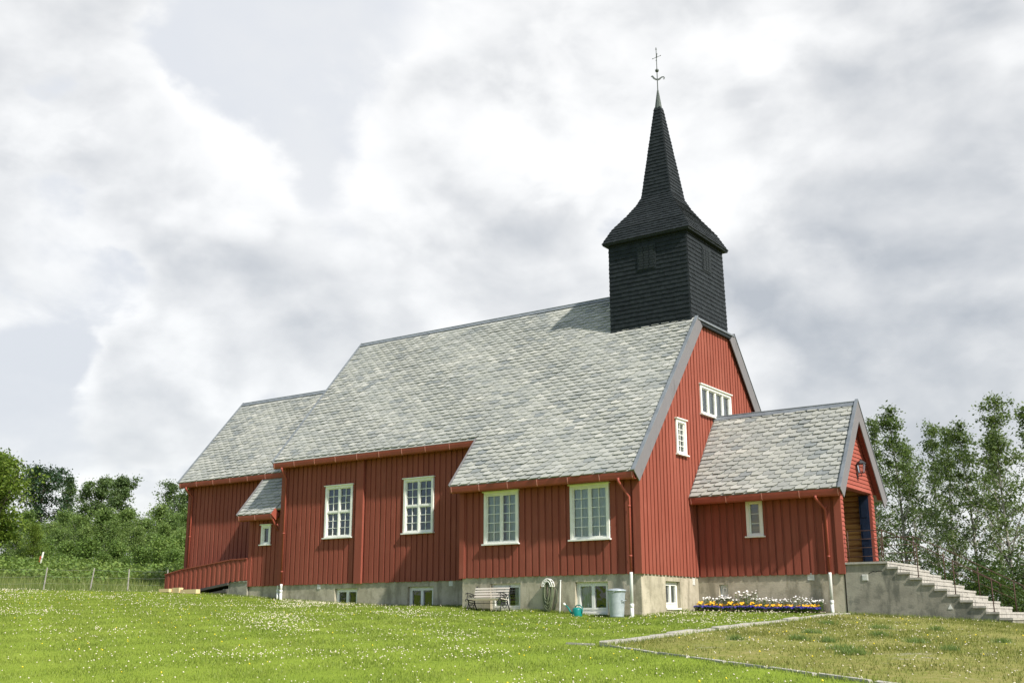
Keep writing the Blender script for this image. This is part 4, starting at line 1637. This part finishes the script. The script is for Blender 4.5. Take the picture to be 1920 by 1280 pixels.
for k in range(24):
    w = random.uniform(.05, .25)
    dp = random.uniform(.42, .86) if k > 3 else random.uniform(.80, .90)
    y = -.02 - .010 * (k % 7) - random.uniform(0, .01)
    cx = -3.34 + random.uniform(-.03, .03)
    pts = []
    zt = -.33 + .07 + random.uniform(-.01, .03)
    gb = gz(-3.34, -.05) + .02
    for i in range(33):
        a = 2 * math.pi * i / 32
        s_ = math.sin(a)
        xx = cx + (w * math.cos(a)) * (.55 if s_ > 0 else .62 + .38 * abs(s_) ** .5)
        zz = zt + .08 * s_ if s_ > 0 else zt + dp * s_
        pts.append((xx, y - .03 * max(0, -s_), max(zz, gb + .03 * random.random())))
    mb.tube(pts, .0155, 6, False)
mb.tube([(-3.20, -.05, -.32), (-3.02, -.04, -.42), (-3.00, -.03, -.75), (-3.10, -.06, -1.04)], .0125, 6)
mb.build('hose_loops', M['hose'], hose, True)
mb = MB()
mb.tube([(-3.62, -.06, -.36), (-3.55, -.08, -.30), (-3.50, -.08, -.27)], [.012, .018, .018], 8)
mb.build('hose_nozzle', M['red_plastic'], hose)
mb = MB()
mb.tube([(-2.90, -.05, gz(-2.9, -.05) - .02), (-2.905, .02, -.16)], .020, 10)
mb.lathe((-2.905, .02, -.17), [(.020, 0), (.026, .01), (.026, .035), (0, .04)], 10)
tag(mb.build('white_rod', M['pipe_white'], loc=(-2.9, -.05, -1.2)), 'thin white rod leaning on the base wall right of the hose', 'rod')

cg = gz(-2.03, -.5)
can = thing('watering_can', 'teal plastic watering can on the lawn below the basement window', 'watering can', (-2.03, -.5, cg))
mb = MB()
mb.lathe((-1.99, -.5, cg - .02), [(.0, 0), (.145, 0), (.155, .03), (.145, .22), (.125, .27), (.06, .285), (.0, .285)], 24)
mb.build('can_body', M['teal'], can, True)
mb = MB()
mb.tube([(-2.11, -.5, cg + .06), (-2.22, -.5, cg + .13), (-2.32, -.5, cg + .27), (-2.42, -.5, cg + .345)], [.038, .026, .020, .017], 10)
mb.build('can_spout', M['teal'], can, True)
mb = MB()
mb.lathe((0, 0, 0), [(.017, -.02), (.045, .045), (.045, .055), (.0, .062)], 14)
rose = mb.build('can_rose', M['white'], can, True)
rot = Matrix.Rotation(math.radians(-58), 4, 'Y')
for v in rose.data.vertices:
    v.co = rot @ v.co + Vector((-2.42, -.5, cg + .345))
mb = MB()
mb.tube([(-2.06, -.5, cg + .27), (-1.99, -.5, cg + .335), (-1.88, -.5, cg + .33), (-1.80, -.5, cg + .24), (-1.81, -.5, cg + .12), (-1.86, -.5, cg + .07)], .017, 8)
mb.build('can_handle', M['teal'], can, True)

tg = gz(-.66, -.40)
bin_ = thing('dustbin', 'galvanised metal dustbin with lid beside the white downpipe', 'dustbin', (-.66, -.40, tg))
mb = MB()
pr = [(.0, -.06), (.205, -.06), (.205, .03), (.215, .035)]
for k in range(13):
    z = .05 + .70 * k / 12
    pr += [(.210 + .055 * k / 12 + (.004 if k % 2 else 0), z)]
pr += [(.272, .77), (.278, .785), (.262, .79)]
mb.lathe((-.66, -.40, tg), pr, 36)
mb.build('bin_body', M['galv'], bin_, True)
mb = MB()
mb.lathe((-.66, -.40, tg), [(.285, .765), (.298, .768), (.298, .80), (.285, .815), (.18, .845), (.06, .86), (.0, .86)], 36)
mb.build('bin_lid', M['galv'], bin_, True)
for sx in (-1, 1):
    mb = MB()
    c0 = Vector((-.66 + .245 * sx * .98, -.40 - .245 * .15 * sx, tg + .50))
    d = Vector((sx * .98, -.15 * sx, 0)).normalized()
    tt = Vector((-d.y, d.x, 0))
    mb.tube([c0 + tt * .07, c0 + tt * .07 + d * .06, c0 - tt * .07 + d * .06, c0 - tt * .07], .013, 6)
    mb.build('bin_handle', M['galv'], bin_, True)
mb = MB()
mb.tube([(-.78, -.66, tg + .79), (-.74, -.69, tg + .73), (-.67, -.705, tg + .71), (-.60, -.695, tg + .74), (-.56, -.67, tg + .79)], .007, 6)
mb.build('bin_bail', M['galv'], bin_, True)

# ------------------------------------------------------------------ flower bed along the porch
mb = MB()
n = 24
for k in range(n):
    xa, xb = .12 + 4.25 * k / n, .12 + 4.25 * (k + 1) / n
    for j in range(4):
        ya, yb = 3.02 + .245 * j, 3.02 + .245 * (j + 1)
        h = [0.0, .05, .07, .07, .06]
        mb.face((xa, ya, gz(xa, ya) + h[j]), (xb, ya, gz(xb, ya) + h[j]), (xb, yb, gz(xb, yb) + h[j + 1]), (xa, yb, gz(xa, yb) + h[j + 1]))
tag(mb.build('flower_bed_soil', M['soil']), kind='structure')


def flower_plant(name, petal, h, spread, nf, fr, label, cat, nleaf=60):
    root = thing(name, label, cat)
    mb = MB()
    for _ in range(nleaf):
        a, r = random.uniform(0, 6.28), spread * random.random() ** .6
        z = random.uniform(.0, h * .8)
        c = Vector((r * math.cos(a), r * math.sin(a), z))
        d = Vector((math.cos(a), math.sin(a), random.uniform(.2, 1.6))).normalized() * random.uniform(.03, .06)
        s_ = Vector((-d.y, d.x, 0)).normalized() * .012
        mb.face(c - s_ * .3, c + d * .5 - s_, c + d, c + d * .5 + s_)
    for _ in range(nf // 2):
        a, r = random.uniform(0, 6.28), spread * random.random() ** .6
        mb.tube([(r * .4 * math.cos(a), r * .4 * math.sin(a), 0), (r * math.cos(a), r * math.sin(a), h * .95)], .004, 3)
    mb.build('foliage', M['plant'], root)
    mb = MB()
    for _ in range(nf):
        a, r = random.uniform(0, 6.28), spread * random.random() ** .6
        c = Vector((r * math.cos(a), r * math.sin(a), h * random.uniform(.72, 1.08)))
        nn = Vector((random.uniform(-.5, .5), random.uniform(-.9, .1), 1)).normalized()
        t1 = nn.orthogonal().normalized()
        t2 = nn.cross(t1)
        q = fr * random.uniform(.8, 1.2)
        ringp = [c + (t1 * math.cos(w) + t2 * math.sin(w)) * q * (1 if k % 2 else .72) + nn * q * .15 for k, w in enumerate([2 * math.pi * k / 10 for k in range(10)])]
        for k in range(10):
            mb.face(c - nn * q * .1, ringp[k], ringp[(k + 1) % 10])
    mb.build('blossoms', petal, root)
    return root


PLANTS = [
    ('daisy_plant', M['petal_white'], .36, .15, 16, .026, 'tall white daisy plant in the back row of the bed by the porch wall', 'flower', 26, 3.72, .08, 'white flowers at the back of the bed'),
    ('marigold_plant', M['petal_orange'], .20, .09, 6, .042, 'orange marigold in the middle row of the flower bed', 'flower', 24, 3.42, .05, 'orange flowers in the middle of the bed'),
    ('purple_plant', M['petal_purple'], .115, .125, 60, .030, 'low clump of deep purple flowers along the front of the flower bed', 'flower', 22, 3.12, .04, 'purple flowers at the front of the bed')]
for nm, pm, h, spd, nf, fr, lab, cat, cnt, y, jy, grp in PLANTS:
    protos = [flower_plant(nm, pm, h * f, spd, nf, fr, lab, cat) for f in (1.0, .9)]
    for k in range(cnt):
        src = protos[k % 2]
        o = src if k < 2 else copy_tree(src)
        x = .22 + 4.05 * (k + random.uniform(.1, .9)) / cnt
        yy = y + random.uniform(-jy, jy)
        o.location = (x, yy, gz(x, yy) + .05)
        s_ = random.uniform(.85, 1.2) * (1.35 if nm == 'daisy_plant' and 8 <= k <= 10 else 1)
        o.scale = (s_, s_, s_)
        o.rotation_euler = (0, 0, random.uniform(-.6, .6))
        tag(o, lab, cat, grp)

# ------------------------------------------------------------------ kerb stones
def kerb_stone(x, y, ang, ln, w, h, lab, grp):
    mb = MB()
    g = gz(x, y)
    d = Vector((math.cos(ang), math.sin(ang), 0))
    s_ = Vector((-d.y, d.x, 0))
    c = Vector((x, y, 0))
    b = []
    for (a, e) in ((-1, -1), (1, -1), (1, 1), (-1, 1)):
        b.append(c + d * a * (ln / 2 - random.uniform(.004, .03)) + s_ * e * (w / 2 - random.uniform(0, .012)))
    zt = [gz(p.x, p.y) + h + random.uniform(-.010, .010) for p in b]
    lo = [Vector((p.x, p.y, g - .25)) for p in b]
    mid = [Vector((p.x, p.y, zt[i] - .02)) for i, p in enumerate(b)]
    hi = [Vector((p.x + (c.x - p.x) * .06, p.y + (c.y - p.y) * .06, zt[i])) for i, p in enumerate(b)]
    mb.hexa(*lo, *mid)
    i = len(mb.v)
    mb.v.extend([tuple(p) for p in mid + hi])
    for k in range(4):
        q = (k + 1) % 4
        mb.f.append((i + k, i + q, i + 4 + q, i + 4 + k))
    mb.f.append((i + 4, i + 5, i + 6, i + 7))
    return tag(mb.build('kerb_stone', M['kerb'], loc=(x, y, g)), lab, 'kerb stone', grp)


y = -11.0
while y < 3.0:
    ln = random.uniform(.85, 1.25)
    if not (-3.5 < y < -2.9):
        kerb_stone(4.95 + random.uniform(-.04, .04), y + ln / 2, math.pi / 2 + random.uniform(-.03, .03), ln - .03, .20 if y < -5 else .17, random.uniform(.05, .085),
                   'broad pale kerb stone in the row running from the lawn corner to the stairs', 'broad kerb stones between lawn and yard')
    y += ln
dv = Vector((.877, -.480))
s0 = 0.1
while s0 < 9.6:
    ln = random.uniform(.9, 1.1)
    p = Vector((5.0, -11.24)) + dv * (s0 + ln / 2)
    kerb_stone(p.x, p.y, math.atan2(dv.y, dv.x) + random.uniform(-.012, .012), ln - .02, .085, .040,
               'narrow sunken kerb stone in the straight line along the front of the yard', 'narrow kerb stones along the front of the yard')
    s0 += ln
kerb_stone(4.62, -11.2, .1, .62, .12, .035, 'lone flat kerb stone jutting into the lawn past the corner', None)


# ------------------------------------------------------------------ grass, clover
def in_frame(x, y, z, margin=.04):
    d = np.stack([x - 16.007, y + 29.928, z + 1.348], 1)
    fz = d @ np.array(_f)
    px = (d @ np.array(_r2)) / fz * 2054.3 / 960
    py = (d @ np.array(_u2)) / fz * 2054.3 / 640
    return (fz > 1) & (np.abs(px) < 1 + margin) & (py > -1 - margin), fz


def is_yard(x, y):
    return (x > 5.0) & ((x - 5.0) * .480 + (y + 11.25) * .877 > 0)


def is_mead(x, y):
    return (-(x + 27.9) * .80 + (y + 4.0) * .60) > 0


def is_house(x, y):
    return ((x > -6.85) & (x < .03) & (y > .03)) | ((x > -17.0) & (x < 0) & (y > 1.5)) | ((x > -20.5) & (x < -17) & (y > 1.7)) | ((x > 0) & (x < 10) & (y > 3.95)) \
        | ((x > -25) & (x < -19) & (y > 1.6)) | ((x > .1) & (x < 4.4) & (y > 3.05))


def blades(name, x, y, h, w, mat, lab=None, lean_=.45):
    n = len(x)
    z = ground_z(x, y)
    a = RNG.uniform(0, 2 * np.pi, n)
    hh = h * RNG.uniform(.55, 1.25, n)
    l = RNG.normal(0, lean_, (n, 2)) * hh[:, None]
    dx, dy = np.cos(a) * w / 2, np.sin(a) * w / 2
    V = np.zeros((n, 3, 3))
    V[:, 0] = np.stack([x - dx, y - dy, z - .01], 1)
    V[:, 1] = np.stack([x + dx, y + dy, z - .01], 1)
    V[:, 2] = np.stack([x + l[:, 0], y + l[:, 1], z + hh], 1)
    F = np.arange(3 * n).reshape(n, 3)
    o = mesh_np(name, V.reshape(-1, 3), F, mat)
    return tag(o, lab, kind='stuff')


def scatter(n, lo, hi, keep):
    x = RNG.uniform(lo[0], hi[0], n)
    y = RNG.uniform(lo[1], hi[1], n)
    m = keep(x, y)
    x, y = x[m], y[m]
    ok, d = in_frame(x, y, ground_z(x, y))
    return x[ok], y[ok], d[ok]


def patch(x, y, s=1.0, ph=0.0):
    return (np.sin(x * .83 * s + 1.3 * np.sin(y * .61 * s + ph)) + np.sin(y * 1.07 * s + 1.7 * np.sin(x * .47 * s + 2 + ph)) + np.sin((x + y) * .37 * s + ph)) / 3


x, y, d = scatter(900000, (-34, -26), (15, 4.0), lambda x, y: ~is_yard(x, y) & ~is_mead(x, y) & ~is_house(x, y))
k = RNG.random(len(x)) < np.clip(1.25 - d / 60, .35, 1)
x, y, d = x[k], y[k], d[k]
blades('lawn_grass', x, y, .036 + .03 * (RNG.random(len(x)) < .06), np.clip(d * .0008, .012, .03), M['grass'], 'short green lawn grass in front of the church')
x, y, d = scatter(330000, (5, -26), (24, 4.0), lambda x, y: is_yard(x, y) & ~is_house(x, y))
k = RNG.random(len(x)) < np.clip(.45 + .6 * patch(x, y, 1.7), .12, 1)
blades('yard_grass', x[k], y[k], .05, .016, M['dry_grass'], 'sparse dry grass growing through the gravel yard')
# dark green tufts in the yard
tx, ty = [], []
for cx, cy, r in ((9.2, -9.6, .32), (9.6, -10.3, .30), (7.6, -7.6, .25), (8.3, -7.8, .22), (7.2, -5.6, .28), (8.6, -5.4, .22), (9.8, -7.0, .25), (7.9, -3.0, .3), (10.8, -8.6, .22), (6.6, -8.4, .2),
                  (6.3, -2.0, .25), (9.1, -2.6, .2), (11.2, -6.0, .2)):
    n = int(260 * r / .3)
    tx.append(cx + RNG.normal(0, r * .42, n))
    ty.append(cy + RNG.normal(0, r * .30, n))
blades('yard_tufts', np.concatenate(tx), np.concatenate(ty), .11, .016, M['wood_leaf'], 'dark green grass tufts in the gravel yard')
# long blades against the walls and kerbs
ex, ey = [], []
for (xa, ya, xb, yb, n) in ((-6.8, -.02, 0, -.02, 2600), (.03, .1, .03, 3.0, 900), (-17, 1.43, -6.9, 1.43, 3600), (-20.4, 1.55, -17, 1.6, 1000), (-24.4, 1.5, -20.4, 1.5, 900), (4.9, 3.9, 9.4, 3.95, 900),
                            (5.12, -11, 5.12, 3.2, 600), (4.8, -11, 4.8, 3.2, 600), (4.96, -11.42, 13.5, -16.05, 500), (5.04, -11.08, 13.5, -15.70, 600)):
    t = RNG.random(n)
    ex.append(xa + (xb - xa) * t + RNG.normal(0, .03, n))
    ey.append(ya + (yb - ya) * t + RNG.normal(0, .03, n) - .02)
blades('edge_grass', np.concatenate(ex), np.concatenate(ey), .10, .016, M['grass'], 'longer grass left along the walls and kerbs')
# meadow
x, y, d = scatter(420000, (-75, -30), (-15, 34), lambda x, y: is_mead(x, y) & ~is_house(x, y) & (np.abs(x + 45) < 40))
k = RNG.random(len(x)) < .35
blades('meadow_grass', x[k], y[k], .34, .032, M['meadow'], 'tall rough meadow grass beyond the wire fence', .3)


def dots(name, x, y, h, r, mat, lab):
    n = len(x)
    z = ground_z(x, y) + h
    r = r * RNG.uniform(.7, 1.3, n)
    base = np.array([(1, 0, 0), (0, 1, 0), (-1, 0, 0), (0, -1, 0), (0, 0, .8), (0, 0, -.8)])
    V = np.stack([x, y, z], 1)[:, None, :] + base[None] * r[:, None, None]
    tri = np.array([(0, 1, 4), (1, 2, 4), (2, 3, 4), (3, 0, 4), (1, 0, 5), (2, 1, 5), (3, 2, 5), (0, 3, 5)])
    F = (np.arange(n)[:, None, None] * 6 + tri[None]).reshape(-1, 3)
    return tag(mesh_np(name, V.reshape(-1, 3), F, mat), lab, kind='stuff')


x, y, d = scatter(150000, (-34, -26), (15, 4.0), lambda x, y: ~is_yard(x, y) & ~is_mead(x, y) & ~is_house(x, y))
pc = patch(x, y, 1.0) + .45 * patch(x, y, 3.3, 1.0) + .3 * patch(x, y, 7.1, 2.0)
pr_ = np.clip(.028 + .34 * np.clip(pc - .12, 0, 1) ** 1.3 + .06 * (d > 24) * np.clip(pc + .2, 0, 1), 0, 1)
k = RNG.random(len(x)) < pr_
x, y, d = x[k], y[k], d[k]
dots('clover_flowers', x, y, .055 + .02 * RNG.random(len(x)), np.clip(.0115 + d * .00022, .012, .022), M['petal_clover'], 'white clover flowers dotted over the lawn')
x, y, d = scatter(500, (-30, -24), (22, 3.0), lambda x, y: ~is_mead(x, y) & ~is_house(x, y))
dots('yellow_flowers', x, y, .06, .018, M['petal_yellow'], 'small yellow flowers scattered in the grass')
x, y, d = scatter(26000, (5, -26), (24, 3.9), lambda x, y: is_yard(x, y) & ~is_house(x, y))
k = RNG.random(len(x)) < .10 + .12 * patch(x, y, 1.3, .6)
dots('yard_clover', x[k], y[k], .04, .015, M['petal_clover'], 'pale clover heads in the dry yard grass')

# ------------------------------------------------------------------ fence and marker post
fence = thing('wire_fence', 'thin wire fence on leaning grey stakes along the meadow', 'fence', (-26.5, -.8, -.05))
fp = [(-29.6, -7.4, .0, 0), (-28.0, -4.9, .02, .02), (-27.62, -2.05, .10, .05), (-26.75, -.40, .14, .05), (-25.40, .55, .0, 0), (-24.6, 2.0, -.03, .0)]
tops = []
for (x, y, lx, ly) in fp:
    g = gz(x, y)
    mb = MB()
    mb.tube([(x, y, g - .3), (x + lx * .8, y + lx * .55, g + .92)], [.034, .026], 8)
    mb.build('stake', M['stake'], fence)
    tops.append(Vector((x + lx * .8, y + lx * .55, g + .92)))
for dz in (-.08, -.38, -.66):
    mb = MB()
    for a, b in zip(tops[:-1], tops[1:]):
        mid = (a + b) / 2
        mb.tube([a + Vector((0, 0, dz)), mid + Vector((0, 0, dz - .03)), b + Vector((0, 0, dz))], .003, 4)
    mb.build('wire', M['wire'], fence)
mx_, my_ = -44.6, 8.4
g = gz(mx_, my_)
mk = thing('marker_post', 'small white and red marker post leaning at the edge of the wood', 'post', (mx_, my_, g))
mb = MB()
mb.tube([(mx_, my_, g - .2), (mx_ + .14, my_ + .1, g + .95)], [.06, .05], 8)
mb.build('post_shaft', M['white'], mk)
mb = MB()
mb.tube([(mx_ - .03, my_ - .06, g + .05), (mx_ + .06, my_ + .0, g + .70)], .04, 6)
mb.build('red_stripe', M['red_plastic'], mk)


# ------------------------------------------------------------------ trees
def leaf_quads(pos, size, up=.5, aspect=.62):
    """one small folded leaf per position"""
    n = len(pos)
    nn = RNG.normal(0, 1, (n, 3))
    nn[:, 2] = np.abs(nn[:, 2]) + up
    nn /= np.linalg.norm(nn, axis=1)[:, None]
    t = np.cross(nn, RNG.normal(0, 1, (n, 3)))
    t /= np.linalg.norm(t, axis=1)[:, None] + 1e-9
    b = np.cross(nn, t)
    s = (size * RNG.uniform(.6, 1.3, n))[:, None]
    V = np.stack([pos - t * s * .5, pos + b * s * .5 * aspect - nn * s * .08, pos + t * s * .5, pos - b * s * .5 * aspect - nn * s * .08], 1)
    return V.reshape(-1, 3), np.arange(4 * n).reshape(n, 4)


def make_tree(name, label, cat, h, crown0, rad, shape, nlimb, leaves, lsize, leafmat, barkmat, trunk_r=.11, angle=(35, 65), clump=.28, twigs=5, wav=.10, stems=1):
    """trunk and limbs as one mesh, leaves spread along the twigs as another; rooted at the origin"""
    root = thing(name, label, cat)
    mb = MB()
    cl = []
    for st in range(stems):
        ph = random.uniform(0, 6.28)
        so_ = Vector((random.uniform(-.5, .5), random.uniform(-.5, .5), 0)) * (0 if stems == 1 else rad * .5)
        hs = h * (1 if st == 0 else random.uniform(.65, .95))
        axis = lambda t: Vector((so_.x * (1 + t) + wav * hs * .12 * math.sin(ph + 3.1 * t) * t, so_.y * (1 + t) + wav * hs * .12 * math.cos(ph * 1.7 + 2.6 * t) * t, hs * t))
        N = 12
        mb.tube([axis(k / N) - (Vector((0, 0, .6)) if k == 0 else Vector()) for k in range(N + 1)], [trunk_r * (1 - .93 * (k / N) ** .8) for k in range(N + 1)], 7)
        for i in range(max(3, nlimb // stems)):
            t = crown0 + (1 - crown0) * ((i + random.random()) / max(3, nlimb // stems)) ** .85 * .97
            q = (t - crown0) / (1 - crown0)
            R = rad * shape(q) * random.uniform(.35, 1.25)
            a = i * 2.4 + random.uniform(-.6, .6)
            el = math.radians(random.uniform(*angle)) + q * .35
            p0 = axis(t)
            dr = Vector((math.cos(a) * math.cos(el), math.sin(a) * math.cos(el), math.sin(el)))
            L = R / max(.45, math.cos(el))
            L = min(L, hs * (1.06 - t) / max(.25, math.sin(el)) + .25)
            p1 = p0 + dr * L * .5 + Vector((0, 0, random.uniform(-.02, .05) * L))
            p2 = p0 + dr * L + Vector((0, 0, -.10 * L))
            r0 = max(.010, trunk_r * (1 - t) * .5)
            mb.tube([p0, p1, p2], [r0, r0 * .6, r0 * .22], 4, False)
            for k in range(twigs):
                s_ = random.uniform(.28, 1.0)
                b0 = p0.lerp(p1, s_ * 2) if s_ < .5 else p1.lerp(p2, s_ * 2 - 1)
                td = Vector((random.gauss(0, 1), random.gauss(0, 1), random.gauss(.15, .6))).normalized() * L * random.uniform(.15, .38)
                b1 = b0 + td
                if r0 > .014:
                    mb.tube([b0, b1], [r0 * .3, r0 * .12], 3, False)
                cl.append((b1, .6 + .4 * random.random()))
                cl.append((b0.lerp(b1, .5), .5))
            cl.append((p2, 1.0))
        cl.append((axis(1.0), .7))
        cl.append((axis(.97), .7))
    mb.build('trunk', barkmat, root)
    C = np.array([tuple(c) for c, _ in cl])
    wgt = np.array([w for _, w in cl])
    idx = RNG.choice(len(C), leaves, p=wgt / wgt.sum())
    sz = clump * (0.5 + RNG.random(len(C)))
    pos = C[idx] + RNG.normal(0, 1, (leaves, 3)) * sz[idx][:, None] * np.array([1, 1, .75])
    V, F = leaf_quads(pos, lsize)
    mesh_np('crown', V, F, leafmat, root)
    return root


def oval(q):
    return max(.08, (math.sin(math.pi * min(1, (q * .92 + .08)) ** .8)) ** .7)


def birchy(q):
    return .10 + (1 - q) ** .55 * (.55 + .5 * math.sin(math.pi * min(1, q * 1.6 + .12)) if q < .6 else .75 - (q - .6))


def cone(q):
    return .12 + .95 * (1 - q) ** .8


def dome(q):
    return max(.15, (1 - (q - .25) ** 2 * 1.5)) * (1 if q < .9 else .7)


def umbrella(q):
    return .25 + .85 * max(0, math.sin(math.pi * q)) ** .7


def weeds(name, n, lo, hi, keep, size, h, mat, lab):
    """leafy ground cover"""
    x, y, d = scatter(n, lo, hi, keep)
    z = ground_z(x, y) + h * RNG.random(len(x)) * (.35 + .65 * np.clip(patch(x, y, 1.3) + .5, 0, 1))
    V, F = leaf_quads(np.stack([x, y, z], 1), size, 1.2, .85)
    return tag(mesh_np(name, V, F, mat), lab, kind='stuff')


weeds('meadow_weeds', 90000, (-62, -16), (-24, 22), lambda x, y: (-(x + 27.9) * .80 + (y + 4.0) * .60 > 7 + 3 * patch(x, y, .8)) & ~is_house(x, y), .17, .75, M['bush_leaf'],
      'broad leaved light green weeds between the meadow and the wood')


def plant(protos, spots, labels, cat, group, h0, jitter=.12):
    """first uses each prototype itself, then copies"""
    for i, (x, y, ztop) in enumerate(spots):
        pr = protos[i % len(protos)]
        o = pr if i < len(protos) else copy_tree(pr)
        g = gz(x, y)
        s_ = (ztop - g) / h0
        w = s_ * random.uniform(1 - jitter, 1 + jitter)
        o.location = (x, y, g)
        o.scale = (w, w, s_)
        o.rotation_euler = (0, 0, random.uniform(0, 6.28))
        tag(o, labels[i] if isinstance(labels, list) else labels, cat, group)


BIRCH = [(0.1, 23.9, 8.3), (2.2, 20.4, 8.2), (-0.2, 31.2, 7.9), (1.6, 28.6, 8.5), (3.6, 23.8, 7.5), (5.0, 21.0, 7.3), (3.9, 31.5, 8.1), (6.7, 19.7, 7.9), (6.9, 26.0, 8.5), (-2.7, 31.9, 7.1)]
BL = ['slender birch standing nearest to the porch gable with a pointed top', 'tall open birch with a pale trunk rising just right of the porch', 'thin birch half hidden behind the tall birch by the porch',
      'slender birch in the middle of the row behind the stairs', 'leaning birch with bare lower trunk behind the upper steps', 'dark straight-trunked birch behind the middle of the stairs',
      'far birch seen through the gap above the lower steps', 'tallest birch with a pale forked trunk above the foot of the stairs', 'birch at the right border of the view behind the tallest one',
      'low birch peeping out behind the porch roof edge']
protos = [make_tree('birch_tree', BL[i], 'tree', 9.8, .13, 1.55 + .15 * i, birchy, 42, 6300, .13, M['birch_leaf'], M['bark_birch'], .10, (22, 60), .15, 6, .22) for i in range(4)]
plant(protos, BIRCH, BL, 'tree', 'birches behind the stairs', 10.0)
RB = [(2.6, 18.1, 0.2), (3.0, 19.7, 0.1), (4.1, 19.2, 0.4), (5.4, 17.5, 0.2), (5.8, 19.1, 0.5), (7.1, 16.3, 0.1), (7.3, 18.9, 0.5), (-0.5, 26.2, .9), (8.3, 17.2, .0), (1.4, 23.0, .5), (4.8, 25.0, .7), (7.4, 22.5, .7)]
protos = [make_tree('undergrowth_shrub', 'x', 'shrub', 2.2, .05, 1.0, dome, 22, 2200, .12, M['shrub_leaf'], M['bark_dark'], .035, (20, 70), .22, 4, stems=3) for i in range(3)]
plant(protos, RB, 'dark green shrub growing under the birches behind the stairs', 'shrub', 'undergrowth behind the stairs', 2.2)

# left side: the wood on the slope
near = make_tree('broadleaf_tree', 'bright yellow green broadleaf tree at the left border', 'tree', 8.0, .08, 3.0, dome, 70, 26000, .26, M['bright_leaf'], M['bark_dark'], .16, (15, 60), .34, 6)
near.location = (-44.6, 4.9, gz(-44.6, 4.9))
_s = (7.3 - gz(-44.6, 4.9)) / 8.0
near.scale = (_s, _s, _s)
near2 = make_tree('broadleaf_tree', 'small yellow green broadleaf tree just right of the bigger bright one', 'tree', 6.0, .08, 1.7, oval, 40, 8000, .18, M['bright_leaf'], M['bark_dark'], .10, (15, 60), .30, 5)
near2.location = (-47.6, 9.8, gz(-47.6, 9.8))
_s = (4.3 - gz(-47.6, 9.8)) / 6.0
near2.scale = (_s, _s, _s)
for o in (near, near2):
    tag(o, group='bright broadleaf trees at the left')
pine = make_tree('pine_tree', 'dark pine with a flat umbrella crown above the wood', 'tree', 12.0, .38, 3.6, umbrella, 34, 9000, .34, M['pine_leaf'], M['bark_dark'], .26, (5, 35), .42, 5)
pine.location = (-97.2, 41.2, gz(-97.2, 41.2))
_s = (14.4 - gz(-97.2, 41.2)) / 12.0
pine.scale = (_s * .95, _s * .95, _s)

RIDGE = [(-113.1, 55.1, 16.6), (-120.4, 62.4, 17.0), (-118.6, 63.7, 17.6), (-111.9, 62.1, 17.1), (-102.2, 62.6, 15.6), (-92.2, 57.1, 13.0)]
RL = ['thin spindly tree standing alone above the wood right of the pine', 'small open tree left of the two round tops on the ridge', 'left one of the two round dark treetops above the wood',
      'right one of the two round dark treetops above the wood', 'sparse treetop nearest to the chancel roof above the wood', 'low treetop on the ridge beside the chancel eave']
shp = [(.35, 1.25, birchy, 2600), (.30, 1.7, oval, 3600), (.25, 1.9, oval, 8500), (.25, 1.9, oval, 8500), (.35, 1.8, oval, 2600), (.25, 1.8, oval, 4500)]
for (x, y, zt), lab, (c0, rr, sf, nl) in zip(RIDGE, RL, shp):
    g = gz(x, y)
    t = make_tree('ridge_tree', lab, 'tree', zt - g, c0, rr, sf, 26, nl, .32, M['dark_leaf'], M['bark_dark'], .16, (30, 60), .30, 5)
    t.location = (x, y, g)
    tag(t, group='treetops above the wood')
MID = [(-69.9, 25.2, 7.7), (-74.5, 29.5, 9.2), (-70.4, 28.5, 8.3), (-71.6, 31.5, 9.3), (-71.6, 34.0, 9.4), (-66.0, 31.6, 8.2), (-69.3, 35.6, 9.9), (-66.2, 35.2, 8.7), (-58.5, 30.6, 8.4), (-64.9, 19.9, 7.4), (-60.1, 19.5, 5.9),
       (-56.6, 19.4, 5.9), (-56.6, 21.9, 6.3), (-53.4, 21.6, 5.8), (-51.8, 22.8, 6.0), (-46.5, 20.2, 5.2), (-55.7, 15.1, 5.2), (-67.3, 18.3, 8.0), (-53.1, 11.9, 4.9), (-63.0, 26.5, 6.8), (-59.0, 27.0, 6.5), (-54.6, 26.8, 6.6),
       (-76.5, 25.5, 8.0), (-79.0, 33.0, 9.4), (-77.0, 36.0, 9.6), (-61.5, 33.5, 8.0)]
protos = [make_tree('woodland_tree', 'x', 'tree', 6.5, .10, 1.75, sf, 36, 5600, .24, M['wood_leaf'], M['bark_birch'], .09, (25, 65), .30, 5) for sf in (oval, cone, dome, oval, cone)]
plant(protos, [(x, y, z - (1.25 if i < 9 or i > 18 else .7)) for i, (x, y, z) in enumerate(MID)], 'mid green birch in the crowded wood on the slope left of the church', 'tree', 'trees of the wood on the slope', 6.5, .2)
BUSH = [(-49.0, 9.8, 2.8), (-49.6, 11.8, 3.0), (-48.4, 12.7, 3.4), (-47.1, 13.5, 3.4), (-45.7, 14.5, 3.3), (-42.7, 14.1, 2.9), (-40.0, 13.5, 3.1), (-35.8, 11.4, 2.3), (-33.8, 10.3, 1.8), (-50.5, 8.2, 2.9), (-38.0, 12.4, 2.5),
        (-44.2, 12.6, 2.6), (-46.5, 11.2, 2.5), (-41.4, 11.9, 2.2), (-37.0, 9.6, 1.6), (-48.0, 8.0, 2.4), (-52.0, 13.2, 3.6), (-43.5, 16.5, 3.6), (-40.8, 16.2, 3.4)]
protos = [make_tree('meadow_bush', 'x', 'bush', 2.0, .04, 1.05, dome, 24, 3400, .17, M['bush_leaf'], M['bark_dark'], .03, (15, 70), .26, 4, stems=3) for i in range(3)]
plant(protos, BUSH, 'light green bush at the foot of the wood beyond the fence', 'bush', 'bushes at the foot of the wood', 2.0, .3)
